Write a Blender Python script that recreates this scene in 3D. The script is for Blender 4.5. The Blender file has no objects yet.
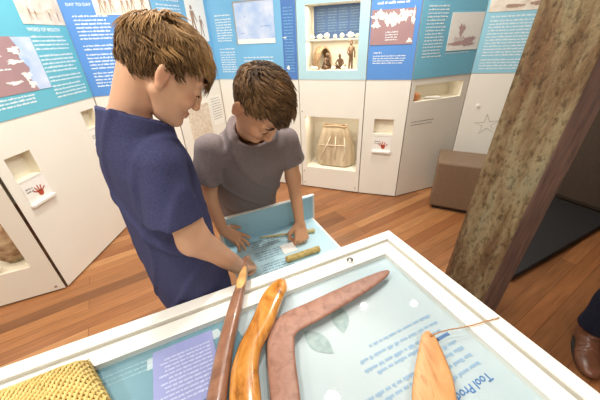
import bpy, math, random
import numpy as np
from mathutils import Vector, Matrix, Euler
random.seed(7); RNG = np.random.default_rng(7)
SC = bpy.context.scene; COL = SC.collection
PI = math.pi
# ------------------------------------------------------------------ camera
CAMH = 1.5; FPX = 283.3; PITCH = math.radians(29.9); ROLL = math.radians(-2.67)
Fv = np.array([0, math.cos(PITCH), -math.sin(PITCH)])
U0 = np.array([0, math.sin(PITCH), math.cos(PITCH)]); R0 = np.array([1., 0, 0])
Rv = R0*math.cos(ROLL)+U0*math.sin(ROLL); Uv = -R0*math.sin(ROLL)+U0*math.cos(ROLL)
cd = bpy.data.cameras.new('camera'); cam = bpy.data.objects.new('camera', cd); COL.objects.link(cam)
cd.sensor_width = 36; cd.lens = 36*FPX/600; cd.clip_start = .02
cam.matrix_world = Matrix(((Rv[0], Uv[0], -Fv[0], 0), (Rv[1], Uv[1], -Fv[1], 0), (Rv[2], Uv[2], -Fv[2], CAMH), (0, 0, 0, 1)))
SC.camera = cam
AX = math.atan2(.404, .915); CE, SE = math.cos(AX), math.sin(AX)
def en(e, n, z): return np.array([CE*e-SE*n, SE*e+CE*n, z])      # case frame (along far edge, away, up) -> world
def flat(x, y, z):                                               # a survey point of the photo on the level z, in the case frame
    d = (x-300)/FPX*Rv-(y-200)/FPX*Uv+Fv; t = (z-CAMH)/d[2]; X, Y = t*d[0], t*d[1]
    return (CE*X+SE*Y, -SE*X+CE*Y)
# ------------------------------------------------------------------ materials
def newmat(name):
    m = bpy.data.materials.new(name); m.use_nodes = True
    return m, m.node_tree.nodes, m.node_tree.links, m.node_tree.nodes['Principled BSDF']
def srgb(c):
    return tuple((v/255/12.92 if v/255 <= .04045 else ((v/255+.055)/1.055)**2.4) for v in c)+(1,)
def mat(name, rgb, rough=.5, var=.06, scale=30, bump=0., bscale=None, spec=.5, stretch=(1, 1, 1), metallic=0, sss=0, coat=0, rgb2=None):
    m, N, L, P = newmat(name)
    P.inputs['Roughness'].default_value = rough; P.inputs['Specular IOR Level'].default_value = spec
    P.inputs['Metallic'].default_value = metallic; P.inputs['Coat Weight'].default_value = coat
    if sss:
        P.inputs['Subsurface Weight'].default_value = sss; P.inputs['Subsurface Radius'].default_value = (.012, .005, .003); P.inputs['Subsurface Scale'].default_value = 1
    tc = N.new('ShaderNodeTexCoord'); mp = N.new('ShaderNodeMapping'); mp.inputs['Scale'].default_value = stretch
    L.new(tc.outputs['Object'], mp.inputs['Vector'])
    nz = N.new('ShaderNodeTexNoise'); nz.inputs['Scale'].default_value = scale; nz.inputs['Detail'].default_value = 5
    L.new(mp.outputs['Vector'], nz.inputs['Vector'])
    cr = N.new('ShaderNodeValToRGB'); c = srgb(rgb); c2 = srgb(rgb2) if rgb2 else None
    cr.color_ramp.elements[0].position = .3; cr.color_ramp.elements[1].position = .7
    cr.color_ramp.elements[0].color = c2 or tuple(v*(1-var) for v in c[:3])+(1,)
    cr.color_ramp.elements[1].color = c if c2 else tuple(min(1, v*(1+var)) for v in c[:3])+(1,)
    L.new(nz.outputs['Fac'], cr.inputs['Fac']); L.new(cr.outputs['Color'], P.inputs['Base Color'])
    if bump:
        n2 = N.new('ShaderNodeTexNoise'); n2.inputs['Scale'].default_value = bscale or scale*3; n2.inputs['Detail'].default_value = 6
        L.new(mp.outputs['Vector'], n2.inputs['Vector'])
        b = N.new('ShaderNodeBump'); b.inputs['Strength'].default_value = bump; b.inputs['Distance'].default_value = .004
        L.new(n2.outputs['Fac'], b.inputs['Height']); L.new(b.outputs['Normal'], P.inputs['Normal'])
    return m
def attr_mat(name, attr, rough=.5, sss=0, spec=.5, bump=0):
    m, N, L, P = newmat(name); a = N.new('ShaderNodeAttribute'); a.attribute_name = attr
    L.new(a.outputs['Color'], P.inputs['Base Color']); P.inputs['Roughness'].default_value = rough; P.inputs['Specular IOR Level'].default_value = spec
    if sss:
        P.inputs['Subsurface Weight'].default_value = sss; P.inputs['Subsurface Radius'].default_value = (.012, .005, .003); P.inputs['Subsurface Scale'].default_value = 1
    if bump:
        n2 = N.new('ShaderNodeTexNoise'); n2.inputs['Scale'].default_value = 220
        tc = N.new('ShaderNodeTexCoord'); L.new(tc.outputs['Object'], n2.inputs['Vector'])
        b = N.new('ShaderNodeBump'); b.inputs['Strength'].default_value = bump; b.inputs['Distance'].default_value = .001
        L.new(n2.outputs['Fac'], b.inputs['Height']); L.new(b.outputs['Normal'], P.inputs['Normal'])
    return m
def emit_mat(name, rgb, s):
    m, N, L, P = newmat(name); P.inputs['Emission Color'].default_value = rgb+(1,); P.inputs['Emission Strength'].default_value = s
    return m
def wood_mat(name, cols, rough=.35, scale=6, stretch=(1, 12, 12), coat=0., bump=.1, spec=.5):
    m, N, L, P = newmat(name); P.inputs['Roughness'].default_value = rough; P.inputs['Coat Weight'].default_value = coat; P.inputs['Coat Roughness'].default_value = .08
    P.inputs['Specular IOR Level'].default_value = spec
    tc = N.new('ShaderNodeTexCoord'); mp = N.new('ShaderNodeMapping'); mp.inputs['Scale'].default_value = stretch
    L.new(tc.outputs['Object'], mp.inputs['Vector'])
    nz = N.new('ShaderNodeTexNoise'); nz.inputs['Scale'].default_value = scale; nz.inputs['Detail'].default_value = 8; nz.inputs['Roughness'].default_value = .65; nz.inputs['Distortion'].default_value = .6
    L.new(mp.outputs['Vector'], nz.inputs['Vector'])
    cr = N.new('ShaderNodeValToRGB'); els = cr.color_ramp.elements
    while len(els) < len(cols): els.new(.5)
    for i, c in enumerate(cols):
        els[i].position = .3+.4*i/(len(cols)-1); els[i].color = srgb(c)
    L.new(nz.outputs['Fac'], cr.inputs['Fac']); L.new(cr.outputs['Color'], P.inputs['Base Color'])
    b = N.new('ShaderNodeBump'); b.inputs['Strength'].default_value = bump; b.inputs['Distance'].default_value = .003
    L.new(nz.outputs['Fac'], b.inputs['Height']); L.new(b.outputs['Normal'], P.inputs['Normal'])
    return m
M = {}
M['cream'] = mat('cream_panel', (240, 236, 225), .45, .02, 3)
M['niche'] = mat('niche_lining', (236, 228, 208), .6, .03, 4)
M['white'] = mat('white_print', (246, 244, 238), .5, .03, 40)
M['frame_white'] = mat('white_lacquer', (240, 237, 229), .35, .02, 6)
M['ink'] = mat('white_ink', (240, 248, 252), .5, .02, 20)
M['dark_ink'] = mat('grey_ink', (120, 120, 118), .6, .05, 20)
M['blue_ink'] = mat('blue_ink', (75, 125, 185), .6, .05, 20)
M['pale_blue_ink'] = mat('pale_blue_ink', (150, 182, 210), .6, .05, 20)
M['grey_ink'] = mat('slate_ink', (120, 150, 165), .6, .05, 20)
M['seam'] = mat('dark_seam', (70, 62, 52), .7, .1, 30)
M['gasket'] = mat('grey_gasket', (166, 162, 148), .6, .06, 40)
M['plaster'] = mat('wall_plaster', (232, 226, 212), .8, .02, 5)
M['ceiling'] = mat('ceiling_paint', (238, 235, 228), .85, .02, 4)
M['metal'] = mat('bright_metal', (200, 198, 190), .25, .04, 50, metallic=1)
M['skirt'] = mat('dark_plinth', (48, 42, 38), .7, .1, 30)
for k, c in dict(teal=(104, 186, 206), blue=(92, 148, 218), sky=(124, 188, 228), pale=(184, 222, 232), deep=(82, 126, 194), cyan=(122, 192, 220), aqua=(150, 206, 226), navy=(78, 104, 146)).items():
    M[k] = mat('print_'+k, c, .45, .05, 2.5)
M['mauve'] = mat('map_mauve', (172, 138, 140), .5, .05, 8)
M['sepia'] = mat('sepia_ink', (172, 142, 124), .6, .2, 60)
M['pink_sepia'] = mat('faded_rose_ink', (190, 160, 160), .6, .15, 80)
M['photo_sand'] = mat('faded_photo', (242, 236, 224), .5, rgb2=(214, 200, 182), scale=16)
M['photo_blue'] = mat('pale_blue_photo', (226, 232, 246), .5, rgb2=(160, 190, 232), scale=7)
M['sandpaper'] = mat('speckled_sand_print', (232, 222, 204), .7, rgb2=(205, 184, 160), scale=45)
M['red_hand'] = mat('ochre_red_ink', (186, 76, 52), .6, .12, 60)
M['drawer_blue'] = mat('drawer_print_blue', (160, 203, 222), .4, .05, 3)
M['drawer_pale'] = mat('drawer_print_pale', (190, 222, 233), .4, .04, 3)
M['deck'] = mat('deck_print_pale', (198, 209, 211), .5, rgb2=(184, 202, 208), scale=2.5)
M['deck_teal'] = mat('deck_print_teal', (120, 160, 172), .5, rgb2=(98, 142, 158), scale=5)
M['card'] = mat('lilac_card', (150, 155, 204), .5, .04, 8)
M['lilac_ink'] = mat('lilac_ink', (206, 210, 236), .5, .03, 8)
M['slate_pale'] = mat('pale_slate_ink', (164, 196, 204), .6, .05, 20)
M['leaf_ink'] = mat('leaf_print', (176, 192, 190), .6, rgb2=(150, 172, 172), scale=60)
# floor boards
m, N, L, P = newmat('floor_boards'); P.inputs['Roughness'].default_value = .32
tc = N.new('ShaderNodeTexCoord'); mp = N.new('ShaderNodeMapping'); mp.inputs['Rotation'].default_value = (0, 0, -math.radians(31))
L.new(tc.outputs['Object'], mp.inputs['Vector'])
br = N.new('ShaderNodeTexBrick'); br.inputs['Scale'].default_value = 1; br.inputs['Brick Width'].default_value = 1.5; br.inputs['Row Height'].default_value = .088
br.inputs['Mortar Size'].default_value = .0016; br.inputs['Mortar Smooth'].default_value = .3; br.offset = .37; br.offset_frequency = 3
br.inputs['Color1'].default_value = (0, 0, 0, 1); br.inputs['Color2'].default_value = (1, 1, 1, 1); br.inputs['Mortar'].default_value = (.5, .5, .5, 1)
L.new(mp.outputs['Vector'], br.inputs['Vector'])
cr = N.new('ShaderNodeValToRGB'); els = cr.color_ramp.elements; els.new(.35); els.new(.7)
for i, (p_, c) in enumerate([(0, (116, 74, 46)), (.35, (168, 114, 70)), (.7, (142, 90, 54)), (1, (184, 132, 84))]):
    els[i].position = p_; els[i].color = srgb(c)
L.new(br.outputs['Color'], cr.inputs['Fac'])
mp2 = N.new('ShaderNodeMapping'); mp2.inputs['Scale'].default_value = (2, 26, 1); L.new(mp.outputs['Vector'], mp2.inputs['Vector'])
nz = N.new('ShaderNodeTexNoise'); nz.inputs['Scale'].default_value = 2.2; nz.inputs['Detail'].default_value = 7; nz.inputs['Distortion'].default_value = .5
L.new(mp2.outputs['Vector'], nz.inputs['Vector'])
mx = N.new('ShaderNodeMix'); mx.data_type = 'RGBA'; mx.blend_type = 'OVERLAY'; mx.inputs['Factor'].default_value = .55
L.new(cr.outputs['Color'], mx.inputs['A']); L.new(nz.outputs['Color'], mx.inputs['B'])
bw = N.new('ShaderNodeRGBToBW'); L.new(nz.outputs['Color'], bw.inputs['Color']); L.new(bw.outputs['Val'], mx.inputs['B'])
m2 = N.new('ShaderNodeMix'); m2.data_type = 'RGBA'; m2.inputs['B'].default_value = srgb((92, 52, 30))
L.new(br.outputs['Fac'], m2.inputs['Factor']); L.new(mx.outputs['Result'], m2.inputs['A']); L.new(m2.outputs['Result'], P.inputs['Base Color'])
M['floor'] = m
# glass sheet
m, N, L, P = newmat('case_glass'); N.remove(P)
out = N['Material Output']; gl = N.new('ShaderNodeBsdfGlossy'); gl.inputs['Roughness'].default_value = .02
tr = N.new('ShaderNodeBsdfTransparent'); tr.inputs['Color'].default_value = (.98, .985, .985, 1)
fr = N.new('ShaderNodeFresnel'); fr.inputs['IOR'].default_value = 1.5; ms = N.new('ShaderNodeMixShader')
geo = N.new('ShaderNodeNewGeometry'); inv = N.new('ShaderNodeMath'); inv.operation = 'SUBTRACT'; inv.inputs[0].default_value = 1; L.new(geo.outputs['Backfacing'], inv.inputs[1])
mu = N.new('ShaderNodeMath'); mu.operation = 'MULTIPLY'; L.new(fr.outputs['Fac'], mu.inputs[0]); L.new(inv.outputs['Value'], mu.inputs[1]); L.new(mu.outputs['Value'], ms.inputs['Fac']); L.new(tr.outputs['BSDF'], ms.inputs[1]); L.new(gl.outputs['BSDF'], ms.inputs[2]); L.new(ms.outputs['Shader'], out.inputs['Surface'])
M['glass'] = m
# ------------------------------------------------------------------ mesh helpers
class MB:
    def __init__(s): s.v = []; s.f = []; s.cols = None
    def add(s, vs, fs):
        o = len(s.v); s.v += [tuple(map(float, p)) for p in vs]; s.f += [tuple(i+o for i in f) for f in fs]; return s
    def box(s, x0, x1, y0, y1, z0, z1):
        return s.add([(x0, y0, z0), (x1, y0, z0), (x1, y1, z0), (x0, y1, z0), (x0, y0, z1), (x1, y0, z1), (x1, y1, z1), (x0, y1, z1)],
                     [(0, 3, 2, 1), (4, 5, 6, 7), (0, 1, 5, 4), (1, 2, 6, 5), (2, 3, 7, 6), (3, 0, 4, 7)])
    def prism(s, poly, z0, z1):
        n = len(poly); vs = [(p[0], p[1], z0) for p in poly]+[(p[0], p[1], z1) for p in poly]
        return s.add(vs, [tuple(range(n))[::-1], tuple(range(n, 2*n))]+[(i, (i+1) % n, n+(i+1) % n, n+i) for i in range(n)])
    def tube(s, pts, r, n=8, squash=None, caps=True):
        pts = [np.array(p, float) for p in pts]; k = len(pts); rs = r if hasattr(r, '__len__') else [r]*k
        vs = []; up = np.array([0, 0, 1.])
        for i in range(k):
            t = pts[min(i+1, k-1)]-pts[max(i-1, 0)]; t = t/(np.linalg.norm(t)+1e-9)
            a = np.cross(t, up)
            if np.linalg.norm(a) < 1e-3: a = np.cross(t, [0, 1., 0])
            a /= np.linalg.norm(a); b = np.cross(a, t)
            for j in range(n):
                w = 2*PI*j/n; q = squash or 1.
                vs.append(pts[i]+rs[i]*(math.cos(w)*a+q*math.sin(w)*b))
        fs = [(i*n+j, i*n+(j+1) % n, (i+1)*n+(j+1) % n, (i+1)*n+j) for i in range(k-1) for j in range(n)]
        if caps: fs += [tuple(range(n))[::-1], tuple(range((k-1)*n, k*n))]
        return s.add(vs, fs)
    def blob(s, c, r, n=12, m=8, jit=0., rot=None):
        vs = []; fs = []; c = np.array(c, float)
        for i in range(m+1):
            th = PI*i/m
            for j in range(n):
                ph = 2*PI*j/n; d = np.array([math.sin(th)*math.cos(ph), math.sin(th)*math.sin(ph), math.cos(th)])
                q = 1+(jit*(random.random()-.5) if 0 < i < m else 0)
                p = d*np.array(r)*q
                if rot is not None: p = rot@p
                vs.append(c+p)
        for i in range(m):
            for j in range(n): fs.append((i*n+j, (i+1)*n+j, (i+1)*n+(j+1) % n, i*n+(j+1) % n))
        return s.add(vs, fs)
    def build(s, name, m, parent=None, smooth=False, bevel=0, loc=None, sub=0):
        me = bpy.data.meshes.new(name); me.from_pydata(s.v, [], s.f); me.validate(); me.update()
        if m: me.materials.append(m)
        if smooth: me.polygons.foreach_set('use_smooth', [True]*len(me.polygons))
        o = bpy.data.objects.new(name, me); COL.objects.link(o)
        if parent: o.parent = parent
        if loc is not None: o.location = loc
        if bevel:
            b = o.modifiers.new('bevel', 'BEVEL'); b.width = bevel; b.segments = 2; b.limit_method = 'ANGLE'
        if sub:
            b = o.modifiers.new('sub', 'SUBSURF'); b.levels = sub; b.render_levels = sub
        return o
def tag(o, label, cat, group=None):
    o['label'] = label; o['category'] = cat
    if group: o['group'] = group
    return o
def thing(name, label, cat, loc=(0, 0, 0), rz=0, group=None):
    o = bpy.data.objects.new(name, None); o.empty_display_size = .05; COL.objects.link(o)
    o.location = loc; o.rotation_euler = (0, 0, rz); return tag(o, label, cat, group)
def struct(name, mb, m):
    o = mb.build(name, m); o['kind'] = 'structure'; return o
def font(name, txt, size, m, parent, mw, ext=.0004):
    c = bpy.data.curves.new(name, 'FONT'); c.body = txt; c.size = size; c.extrude = ext; c.resolution_u = 3; c.offset = size*.012
    o = bpy.data.objects.new(name, c); COL.objects.link(o); bpy.context.view_layer.update()
    me = bpy.data.meshes.new_from_object(o.evaluated_get(bpy.context.evaluated_depsgraph_get())); bpy.data.objects.remove(o)
    me.materials.clear(); me.materials.append(m); r = bpy.data.objects.new(name, me); COL.objects.link(r); r.parent = parent; r.matrix_local = mw
    return r
def words(mb, u0, u1, z0, nl, lh, h, mp, rag=.15, wob=0.):
    """lines of small letter strokes; mp(u,z)->point on the printed plane"""
    for i in range(nl):
        z = z0-i*lh; u = u0+wob*i; end = u1+wob*i-random.random()*rag*(u1-u0)
        while u < end:
            wl = random.randint(2, 8)
            for k in range(wl):
                w = h*.55; hh = h*random.choice([.7, .7, .75, 1.05])
                if u+w > u1+wob*i: break
                q = [mp(u, z), mp(u+w*.8, z), mp(u+w*.8, z+hh), mp(u, z+hh)]
                mb.add(q, [(0, 1, 2, 3)]); u += w
            u += h*.5
    return mb
# ------------------------------------------------------------------ room shell
X0, X1, Y0, Y1, ZC = -3.2, 4.6, -2.2, 4.1, 2.75
struct('floor', MB().box(X0, X1, Y0, Y1, -.08, 0), M['floor'])
struct('ceiling', MB().box(X0, X1, Y0, Y1, ZC, ZC+.08), M['ceiling'])
struct('wall_back', MB().box(X0, X1, Y1, Y1+.1, 0, ZC), M['plaster'])
struct('wall_left', MB().box(X0-.1, X0, Y0, Y1, 0, ZC), M['plaster'])
struct('wall_right', MB().box(X1, X1+.1, Y0, Y1, 0, ZC), M['plaster'])
struct('wall_front', MB().box(X0, X1, Y0-.1, Y0, 0, ZC), M['plaster'])
# ------------------------------------------------------------------ display panels
ZB = 1.147; ZT = 2.15
def holes_face(mb, L_, z0, z1, hs, y, u0=0.):
    us = sorted({u0, L_, *[h[0] for h in hs], *[h[1] for h in hs]}); zs = sorted({z0, z1, *[h[2] for h in hs], *[h[3] for h in hs]})
    us = [u for u in us if u0 <= u <= L_]; zs = [z for z in zs if z0 <= z <= z1]
    for i in range(len(us)-1):
        for j in range(len(zs)-1):
            cu, cz = (us[i]+us[i+1])/2, (zs[j]+zs[j+1])/2
            if any(h[0] < cu < h[1] and h[2] < cz < h[3] for h in hs): continue
            mb.add([(us[i], y, zs[j]), (us[i+1], y, zs[j]), (us[i+1], y, zs[j+1]), (us[i], y, zs[j+1])], [(0, 1, 2, 3)])
def panel(p, q, label, head, hs=(), base=.012, T=.035, miter=.03, headmat=None):
    p = np.array(p); q = np.array(q); Ln = float(np.linalg.norm(q-p)); a = math.atan2(q[1]-p[1], q[0]-p[0])
    t = thing('display_cabinet', label, 'display panel', (p[0], p[1], 0), a, 'folding display panels around the room')
    g = .004; mb = MB(); z0 = base
    holes_face(mb, Ln-g, z0, ZT, hs, 0, g)
    b0, b1 = g+miter, Ln-g-miter
    mb.add([(g, 0, z0), (b0, T, z0), (b0, T, ZT), (g, 0, ZT)], [(0, 3, 2, 1)])
    mb.add([(Ln-g, 0, z0), (b1, T, z0), (b1, T, ZT), (Ln-g, 0, ZT)], [(0, 1, 2, 3)])
    mb.add([(g, 0, ZT), (Ln-g, 0, ZT), (b1, T, ZT), (b0, T, ZT)], [(0, 1, 2, 3)])
    mb.add([(g, 0, z0), (Ln-g, 0, z0), (b1, T, z0), (b0, T, z0)], [(0, 3, 2, 1)])
    holes_face(mb, b1, z0, ZT, hs, T, b0)
    mb.build('cabinet_front', M['cream'], t)
    MB().box(b0+.01, b1-.01, .012, T, 0, z0+.01).build('plinth', M['skirt'], t)
    h = None
    if head:
        hb = MB(); holes_face(hb, Ln-g, ZB, ZT-.005, hs, -.004, g)
        hb.add([(g, -.004, ZB), (Ln-g, -.004, ZB), (Ln-g, 0, ZB), (g, 0, ZB)], [(0, 3, 2, 1)])
        hb.add([(g, -.004, ZT-.005), (Ln-g, -.004, ZT-.005), (Ln-g, 0, ZT-.005), (g, 0, ZT-.005)], [(0, 1, 2, 3)])
        for u in (g, Ln-g): hb.add([(u, -.004, ZB), (u, 0, ZB), (u, 0, ZT-.005), (u, -.004, ZT-.005)], [(0, 1, 2, 3)])
        for w in hs:
            if w[2] > ZB:
                a_ = [(w[0], w[2]), (w[1], w[2]), (w[1], w[3]), (w[0], w[3])]
                for i in range(4):
                    (ua, za), (ub, zb) = a_[i], a_[(i+1) % 4]
                    hb.add([(ua, -.004, za), (ub, -.004, zb), (ub, 0, zb), (ua, 0, za)], [(0, 1, 2, 3)])
        h = hb.build('header_board', head, t)
    for w in hs:
        nb = MB(); u0, u1, a0, a1, d = w
        nb.add([(u0, 0, a0), (u1, 0, a0), (u1, d, a0), (u0, d, a0)], [(0, 1, 2, 3)])
        nb.add([(u0, 0, a1), (u1, 0, a1), (u1, d, a1), (u0, d, a1)], [(0, 3, 2, 1)])
        nb.add([(u0, 0, a0), (u0, d, a0), (u0, d, a1), (u0, 0, a1)], [(0, 1, 2, 3)])
        nb.add([(u1, 0, a0), (u1, d, a0), (u1, d, a1), (u1, 0, a1)], [(0, 3, 2, 1)])
        nb.add([(u0, d, a0), (u1, d, a0), (u1, d, a1), (u0, d, a1)], [(0, 1, 2, 3)])
        nb.build('niche', M['niche'], t)
    return t, h, Ln
def rect(par, name, m, u0, u1, z0, z1, y=-.0065, slant=0.):
    return MB().add([(u0, y, z0), (u1, y, z0), (u1+slant, y, z1), (u0+slant, y, z1), (u0, y+.002, z0), (u1, y+.002, z0), (u1+slant, y+.002, z1), (u0+slant, y+.002, z1)],
                    [(0, 1, 2, 3), (4, 7, 6, 5), (0, 4, 5, 1), (1, 5, 6, 2), (2, 6, 7, 3), (3, 7, 4, 0)]).build(name, m, par)
def text(par, name, m, u0, u1, z0, nl, lh=.0235, h=.0115, y=-.0052, rag=.15, wob=0.):
    mb = MB(); words(mb, u0, u1, z0, nl, lh, h, lambda u, z: (u, y, z), rag, wob); return mb.build(name, m, par)
def heading(par, txt, u, z, size, m=None, y=-.0052):
    return font('heading_text', txt, size, m or M['ink'], par, Matrix.Translation((u, y, z))@Matrix.Rotation(PI/2, 4, 'X'))
def poly(par, name, m, pts, y): return MB().add([(p[0], y, p[1]) for p in pts], [tuple(range(len(pts)))]).build(name, m, par)
def blot(par, name, m, specs, y, jag=.3, n=26):
    for (u, z, a, b) in specs:
        mb = MB(); ph = [random.random()*6 for _ in range(3)]; ps = []
        for i in range(n):
            w = 2*PI*i/n; k = 1+jag*(.5*math.sin(3*w+ph[0])+.35*math.sin(7*w+ph[1])+.35*math.sin(11*w+ph[2]))
            ps.append((u+a*k*math.cos(w), y, z+b*k*math.sin(w)))
        mb.add([(u, y, z)]+ps, [(0, i+1, (i+1) % n+1) for i in range(n)]); o = mb.build(name, m, par); y -= .00004
    return o
def figures(par, name, m, us, z, h, y):
    """little flat printed silhouettes of standing people"""
    for u in us:
        mb = MB(); s = h*(.8+.4*random.random()); lean = .1*(random.random()-.5)*s
        c = lambda a, b: (u+a*s+lean*b, y, z+b*s)
        mb.add([c(-.07, .5), c(.07, .5), c(.09, .8), c(-.09, .8)], [(0, 1, 2, 3)])
        mb.add([c(-.07, .5), c(0, .5), c(-.08, 0), c(-.13, 0)], [(0, 1, 2, 3)]); mb.add([c(0, .5), c(.07, .5), c(.14, 0), c(.09, 0)], [(0, 1, 2, 3)])
        mb.add([c(.09, .8), c(.07, .72), c(.17, .45), c(.2, .47)], [(0, 1, 2, 3)])
        mb.add([c(.055*math.cos(k*PI/4), .89+.07*math.sin(k*PI/4)) for k in range(8)], [tuple(range(8))]); o = mb.build(name, m, par)
    return o
def hand_sign(t, u0, z0):
    """recess with a printed card below it and a small ledge"""
    w = .17
    c = rect(t, 'sign_card', M['white'], u0, u0+w, z0+.02, z0+.16, -.003)
    mb = MB(); cu, cz = u0+.10, z0+.062; y = -.0042
    HS = .74
    mb.add([(cu+.025*HS*math.cos(a*PI/8), y, cz+.028*HS*math.sin(a*PI/8)) for a in range(16)], [tuple(range(16))])
    for ang, ln, bx in ((150, .045, -.02), (115, .05, -.014), (95, .056, -.003), (75, .05, .009), (35, .042, .018)):
        a = math.radians(ang); d = np.array([math.cos(a), math.sin(a)]); s = np.array([-d[1], d[0]])*.0062*HS; b = np.array([cu+bx*HS, cz+.012*HS]); e_ = b+d*ln*HS
        ps = [b-s, e_-s*.8, e_+d*.005, e_+s*.8, b+s]; mb.add([(q[0], y, q[1]) for q in ps], [(0, 1, 2, 3, 4)])
    mb.build('hand_print', M['red_hand'], c)
    text(c, 'caption', M['dark_ink'], u0+.015, u0+.07, z0+.11, 2, .018, .009, -.0042)
    MB().box(u0-.004, u0+w+.004, -.022, 0, z0, z0+.02).build('ledge', M['frame_white'], t, bevel=.003)
    rect(t, 'recess_flap', M['frame_white'], u0+.006, u0+w-.006, z0+.165, z0+.175, -.004)
# L0: low left cabinet
pL1 = (-1.70, 1.50); pL2 = (-1.638, 2.45); pL3 = (-1.092, 2.69); pL4 = (-.80, 3.27); pA = (.041, 2.935); pB = (.635, 2.70); pC = (1.0, 2.578); pD = (1.63, 2.812); pE = (2.25, 2.62)
t, h, Ln = panel((-2.62, 1.10), (-1.7045, 1.491), 'cream display panel at the left edge with a low niche of rocks', M['cyan'], [(.18, .985-.10, .25, .66, .22)], miter=.02)
NICHE0 = t
MB().tube([(Ln-.05, -.006, .045), (Ln-.05, 0, .045)], .008, 10).build('door_knob', M['metal'], t)
text(h, 'printed_text', M['ink'], .1, .8, 2.0, 28)
NB = MB(); NB.box(.2, .86, .214, .219, .27, .64); NB.build('niche_backdrop', M['photo_sand'], t)
# L1
t, h, Ln = panel(pL1, pL2, 'teal panel headed WORD OF MOUTH with a red hand print sign', M['teal'], [(.07, .24, .80, .955, .06), (.76, .90, .93, 1.07, .06)])
ph = rect(h, 'photograph', M['photo_sand'], .60, Ln-.006, 1.64, 1.98)
figures(ph, 'printed_figures', M['sepia'], [.68, .72, .83, .9], 1.66, .075, -.0075)
blot(ph, 'printed_hills', M['sandpaper'], [(.74, 1.70, .07, .008), (.86, 1.72, .05, .012)], -.0072)
heading(h, 'WORD OF MOUTH', .61, 1.600, .030)
for k, (z, n_) in enumerate(((1.565, 4), (1.455, 5), (1.325, 2), (1.27, 4))): text(h, 'printed_text', M['ink'], .61, .91, z, n_)
mp_ = rect(h, 'map', M['mauve'], .06, .50, 1.27, 1.572)
poly(mp_, 'sea', M['photo_blue'], [(.50, 1.272), (.60, 1.272), (.60, 1.57), (.46, 1.57), (.49, 1.50), (.46, 1.46), (.50, 1.40), (.47, 1.35)], -.0072)
blot(mp_, 'printed_inlets', M['white'], [(.45, 1.50, .035, .02), (.42, 1.44, .05, .012), (.46, 1.36, .03, .022), (.36, 1.33, .05, .01), (.47, 1.31, .025, .02)], -.0078, .5)
for z in (1.54, 1.47, 1.40): text(mp_, 'caption', M['ink'], .1, .4, z, 1, .07, .01, -.0078, .5)
text(h, 'caption', M['ink'], .1, .45, 1.245, 3, .02)
hand_sign(t, .07, .63)
hand_sign(t, .755, .76)
# L2
t, h, Ln = panel(pL2, pL3, 'bright blue panel headed DAY TO DAY behind the boy in navy', M['blue'])
heading(h, 'DAY TO DAY', .045, 1.757, .026)
ph = rect(h, 'photograph', M['photo_sand'], .215, Ln-.006, 1.70, 1.98)
figures(ph, 'printed_figures', M['sepia'], [.26, .29, .33, .40, .44, .47, .54], 1.715, .105, -.0075)
for z, n_ in ((1.69, 1), (1.665, 6), (1.50, 2), (1.44, 5), (1.31, 5)): text(h, 'printed_text', M['ink'], .06, .29, z, n_)
for z, n_ in ((1.66, 1), (1.62, 8), (1.40, 7)): text(h, 'printed_text', M['ink'], .35, .55, z, n_)
# L3
t, h, Ln = panel(pL3, pL4, 'light blue panel headed RESOURCES between the two boys', M['sky'])
heading(h, 'RESOURCES', .05, 1.80, .045)
text(h, 'printed_text', M['ink'], .05, .3, 1.765, 10)
ph = rect(h, 'photograph', M['white'], .36, .60, 1.50, 1.86)
figures(ph, 'printed_figures', M['sepia'], [.43, .52], 1.54, .22, -.0075)
text(h, 'caption', M['ink'], .36, .58, 1.475, 2)
MB().box(.12, .40, -.012, 0, .04, .96).build('sand_board', M['sandpaper'], t, bevel=.002)
rect(t, 'notice', M['white'], .45, .62, .7, 1.0, -.004); text(t, 'caption', M['gasket'], .46, .61, .97, 9, .026, .01, -.0055)
# L4
t, h, Ln = panel(pL4, pA, 'sky blue panel with a pale framed picture behind the boy in grey', M['sky'], miter=.0)
pf = rect(h, 'picture', M['photo_blue'], .295, .695, 1.462, 1.795, -.008)
rect(pf, 'picture_mount', M['white'], .295, .695, 1.462, 1.50, -.0085)
blot(pf, 'printed_marks', M['deep'], [(.40, 1.68, .004, .004), (.60, 1.60, .05, .002), (.36, 1.55, .02, .002)], -.0088)
MB().box(.285, .705, -.012, -.004, 1.795, 1.803).box(.287, .295, -.012, -.004, 1.46, 1.795).build('picture_frame', M['gasket'], pf)
for z, n_ in ((1.70, 1), (1.668, 9), (1.42, 1), (1.39, 9)): text(h, 'printed_text', M['ink'], .07, .25, z, n_, .022)
for z, n_ in ((1.34, 1), (1.31, 6)): text(h, 'printed_text', M['ink'], .34, .66, z, n_, .022)
sb = rect(h, 'side_strip', M['deep'], .765, Ln-.006, ZB, ZT-.01, -.006)
text(sb, 'printed_text', M['sky'], .785, .88, 1.72, 22, .024, .011, -.0075)
blot(sb, 'printed_marks', M['white'], [(.79, 1.50, .018, .006), (.81, 1.25, .014, .018)], -.0078)
# A : figurine case + lower niche
t, h, Ln = panel(pA, pB, 'pale blue panel with a lit figurine niche above a dilly bag niche', M['pale'], [(.084, .555, 1.225, 1.735, .2), (.055, .60, .25, .80, .3)], miter=.0)
NA = t
MB().box(.086, .553, .002, .196, 1.462, 1.474).build('shelf', M['frame_white'], t)
rect(t, 'back_board', M['navy'], .10, .553, 1.478, 1.733, .194)
for u in (.13, .235, .335, .44): bb = MB(); words(bb, u, u+.08, 1.70, 9, .021, .009, lambda a, z: (a, .1925, z), .3); bb.build('printed_text', M['grey_ink'], t)
for z in (1.27, 1.31, 1.40, 1.44): pass
for u, z in ((.025, .85), (.025, .20), (.03, .06), (.6, .06)): MB().tube([(u, -.005, z), (u, 0, z)], .006, 8).build('fixing', M['metal'], t)
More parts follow.
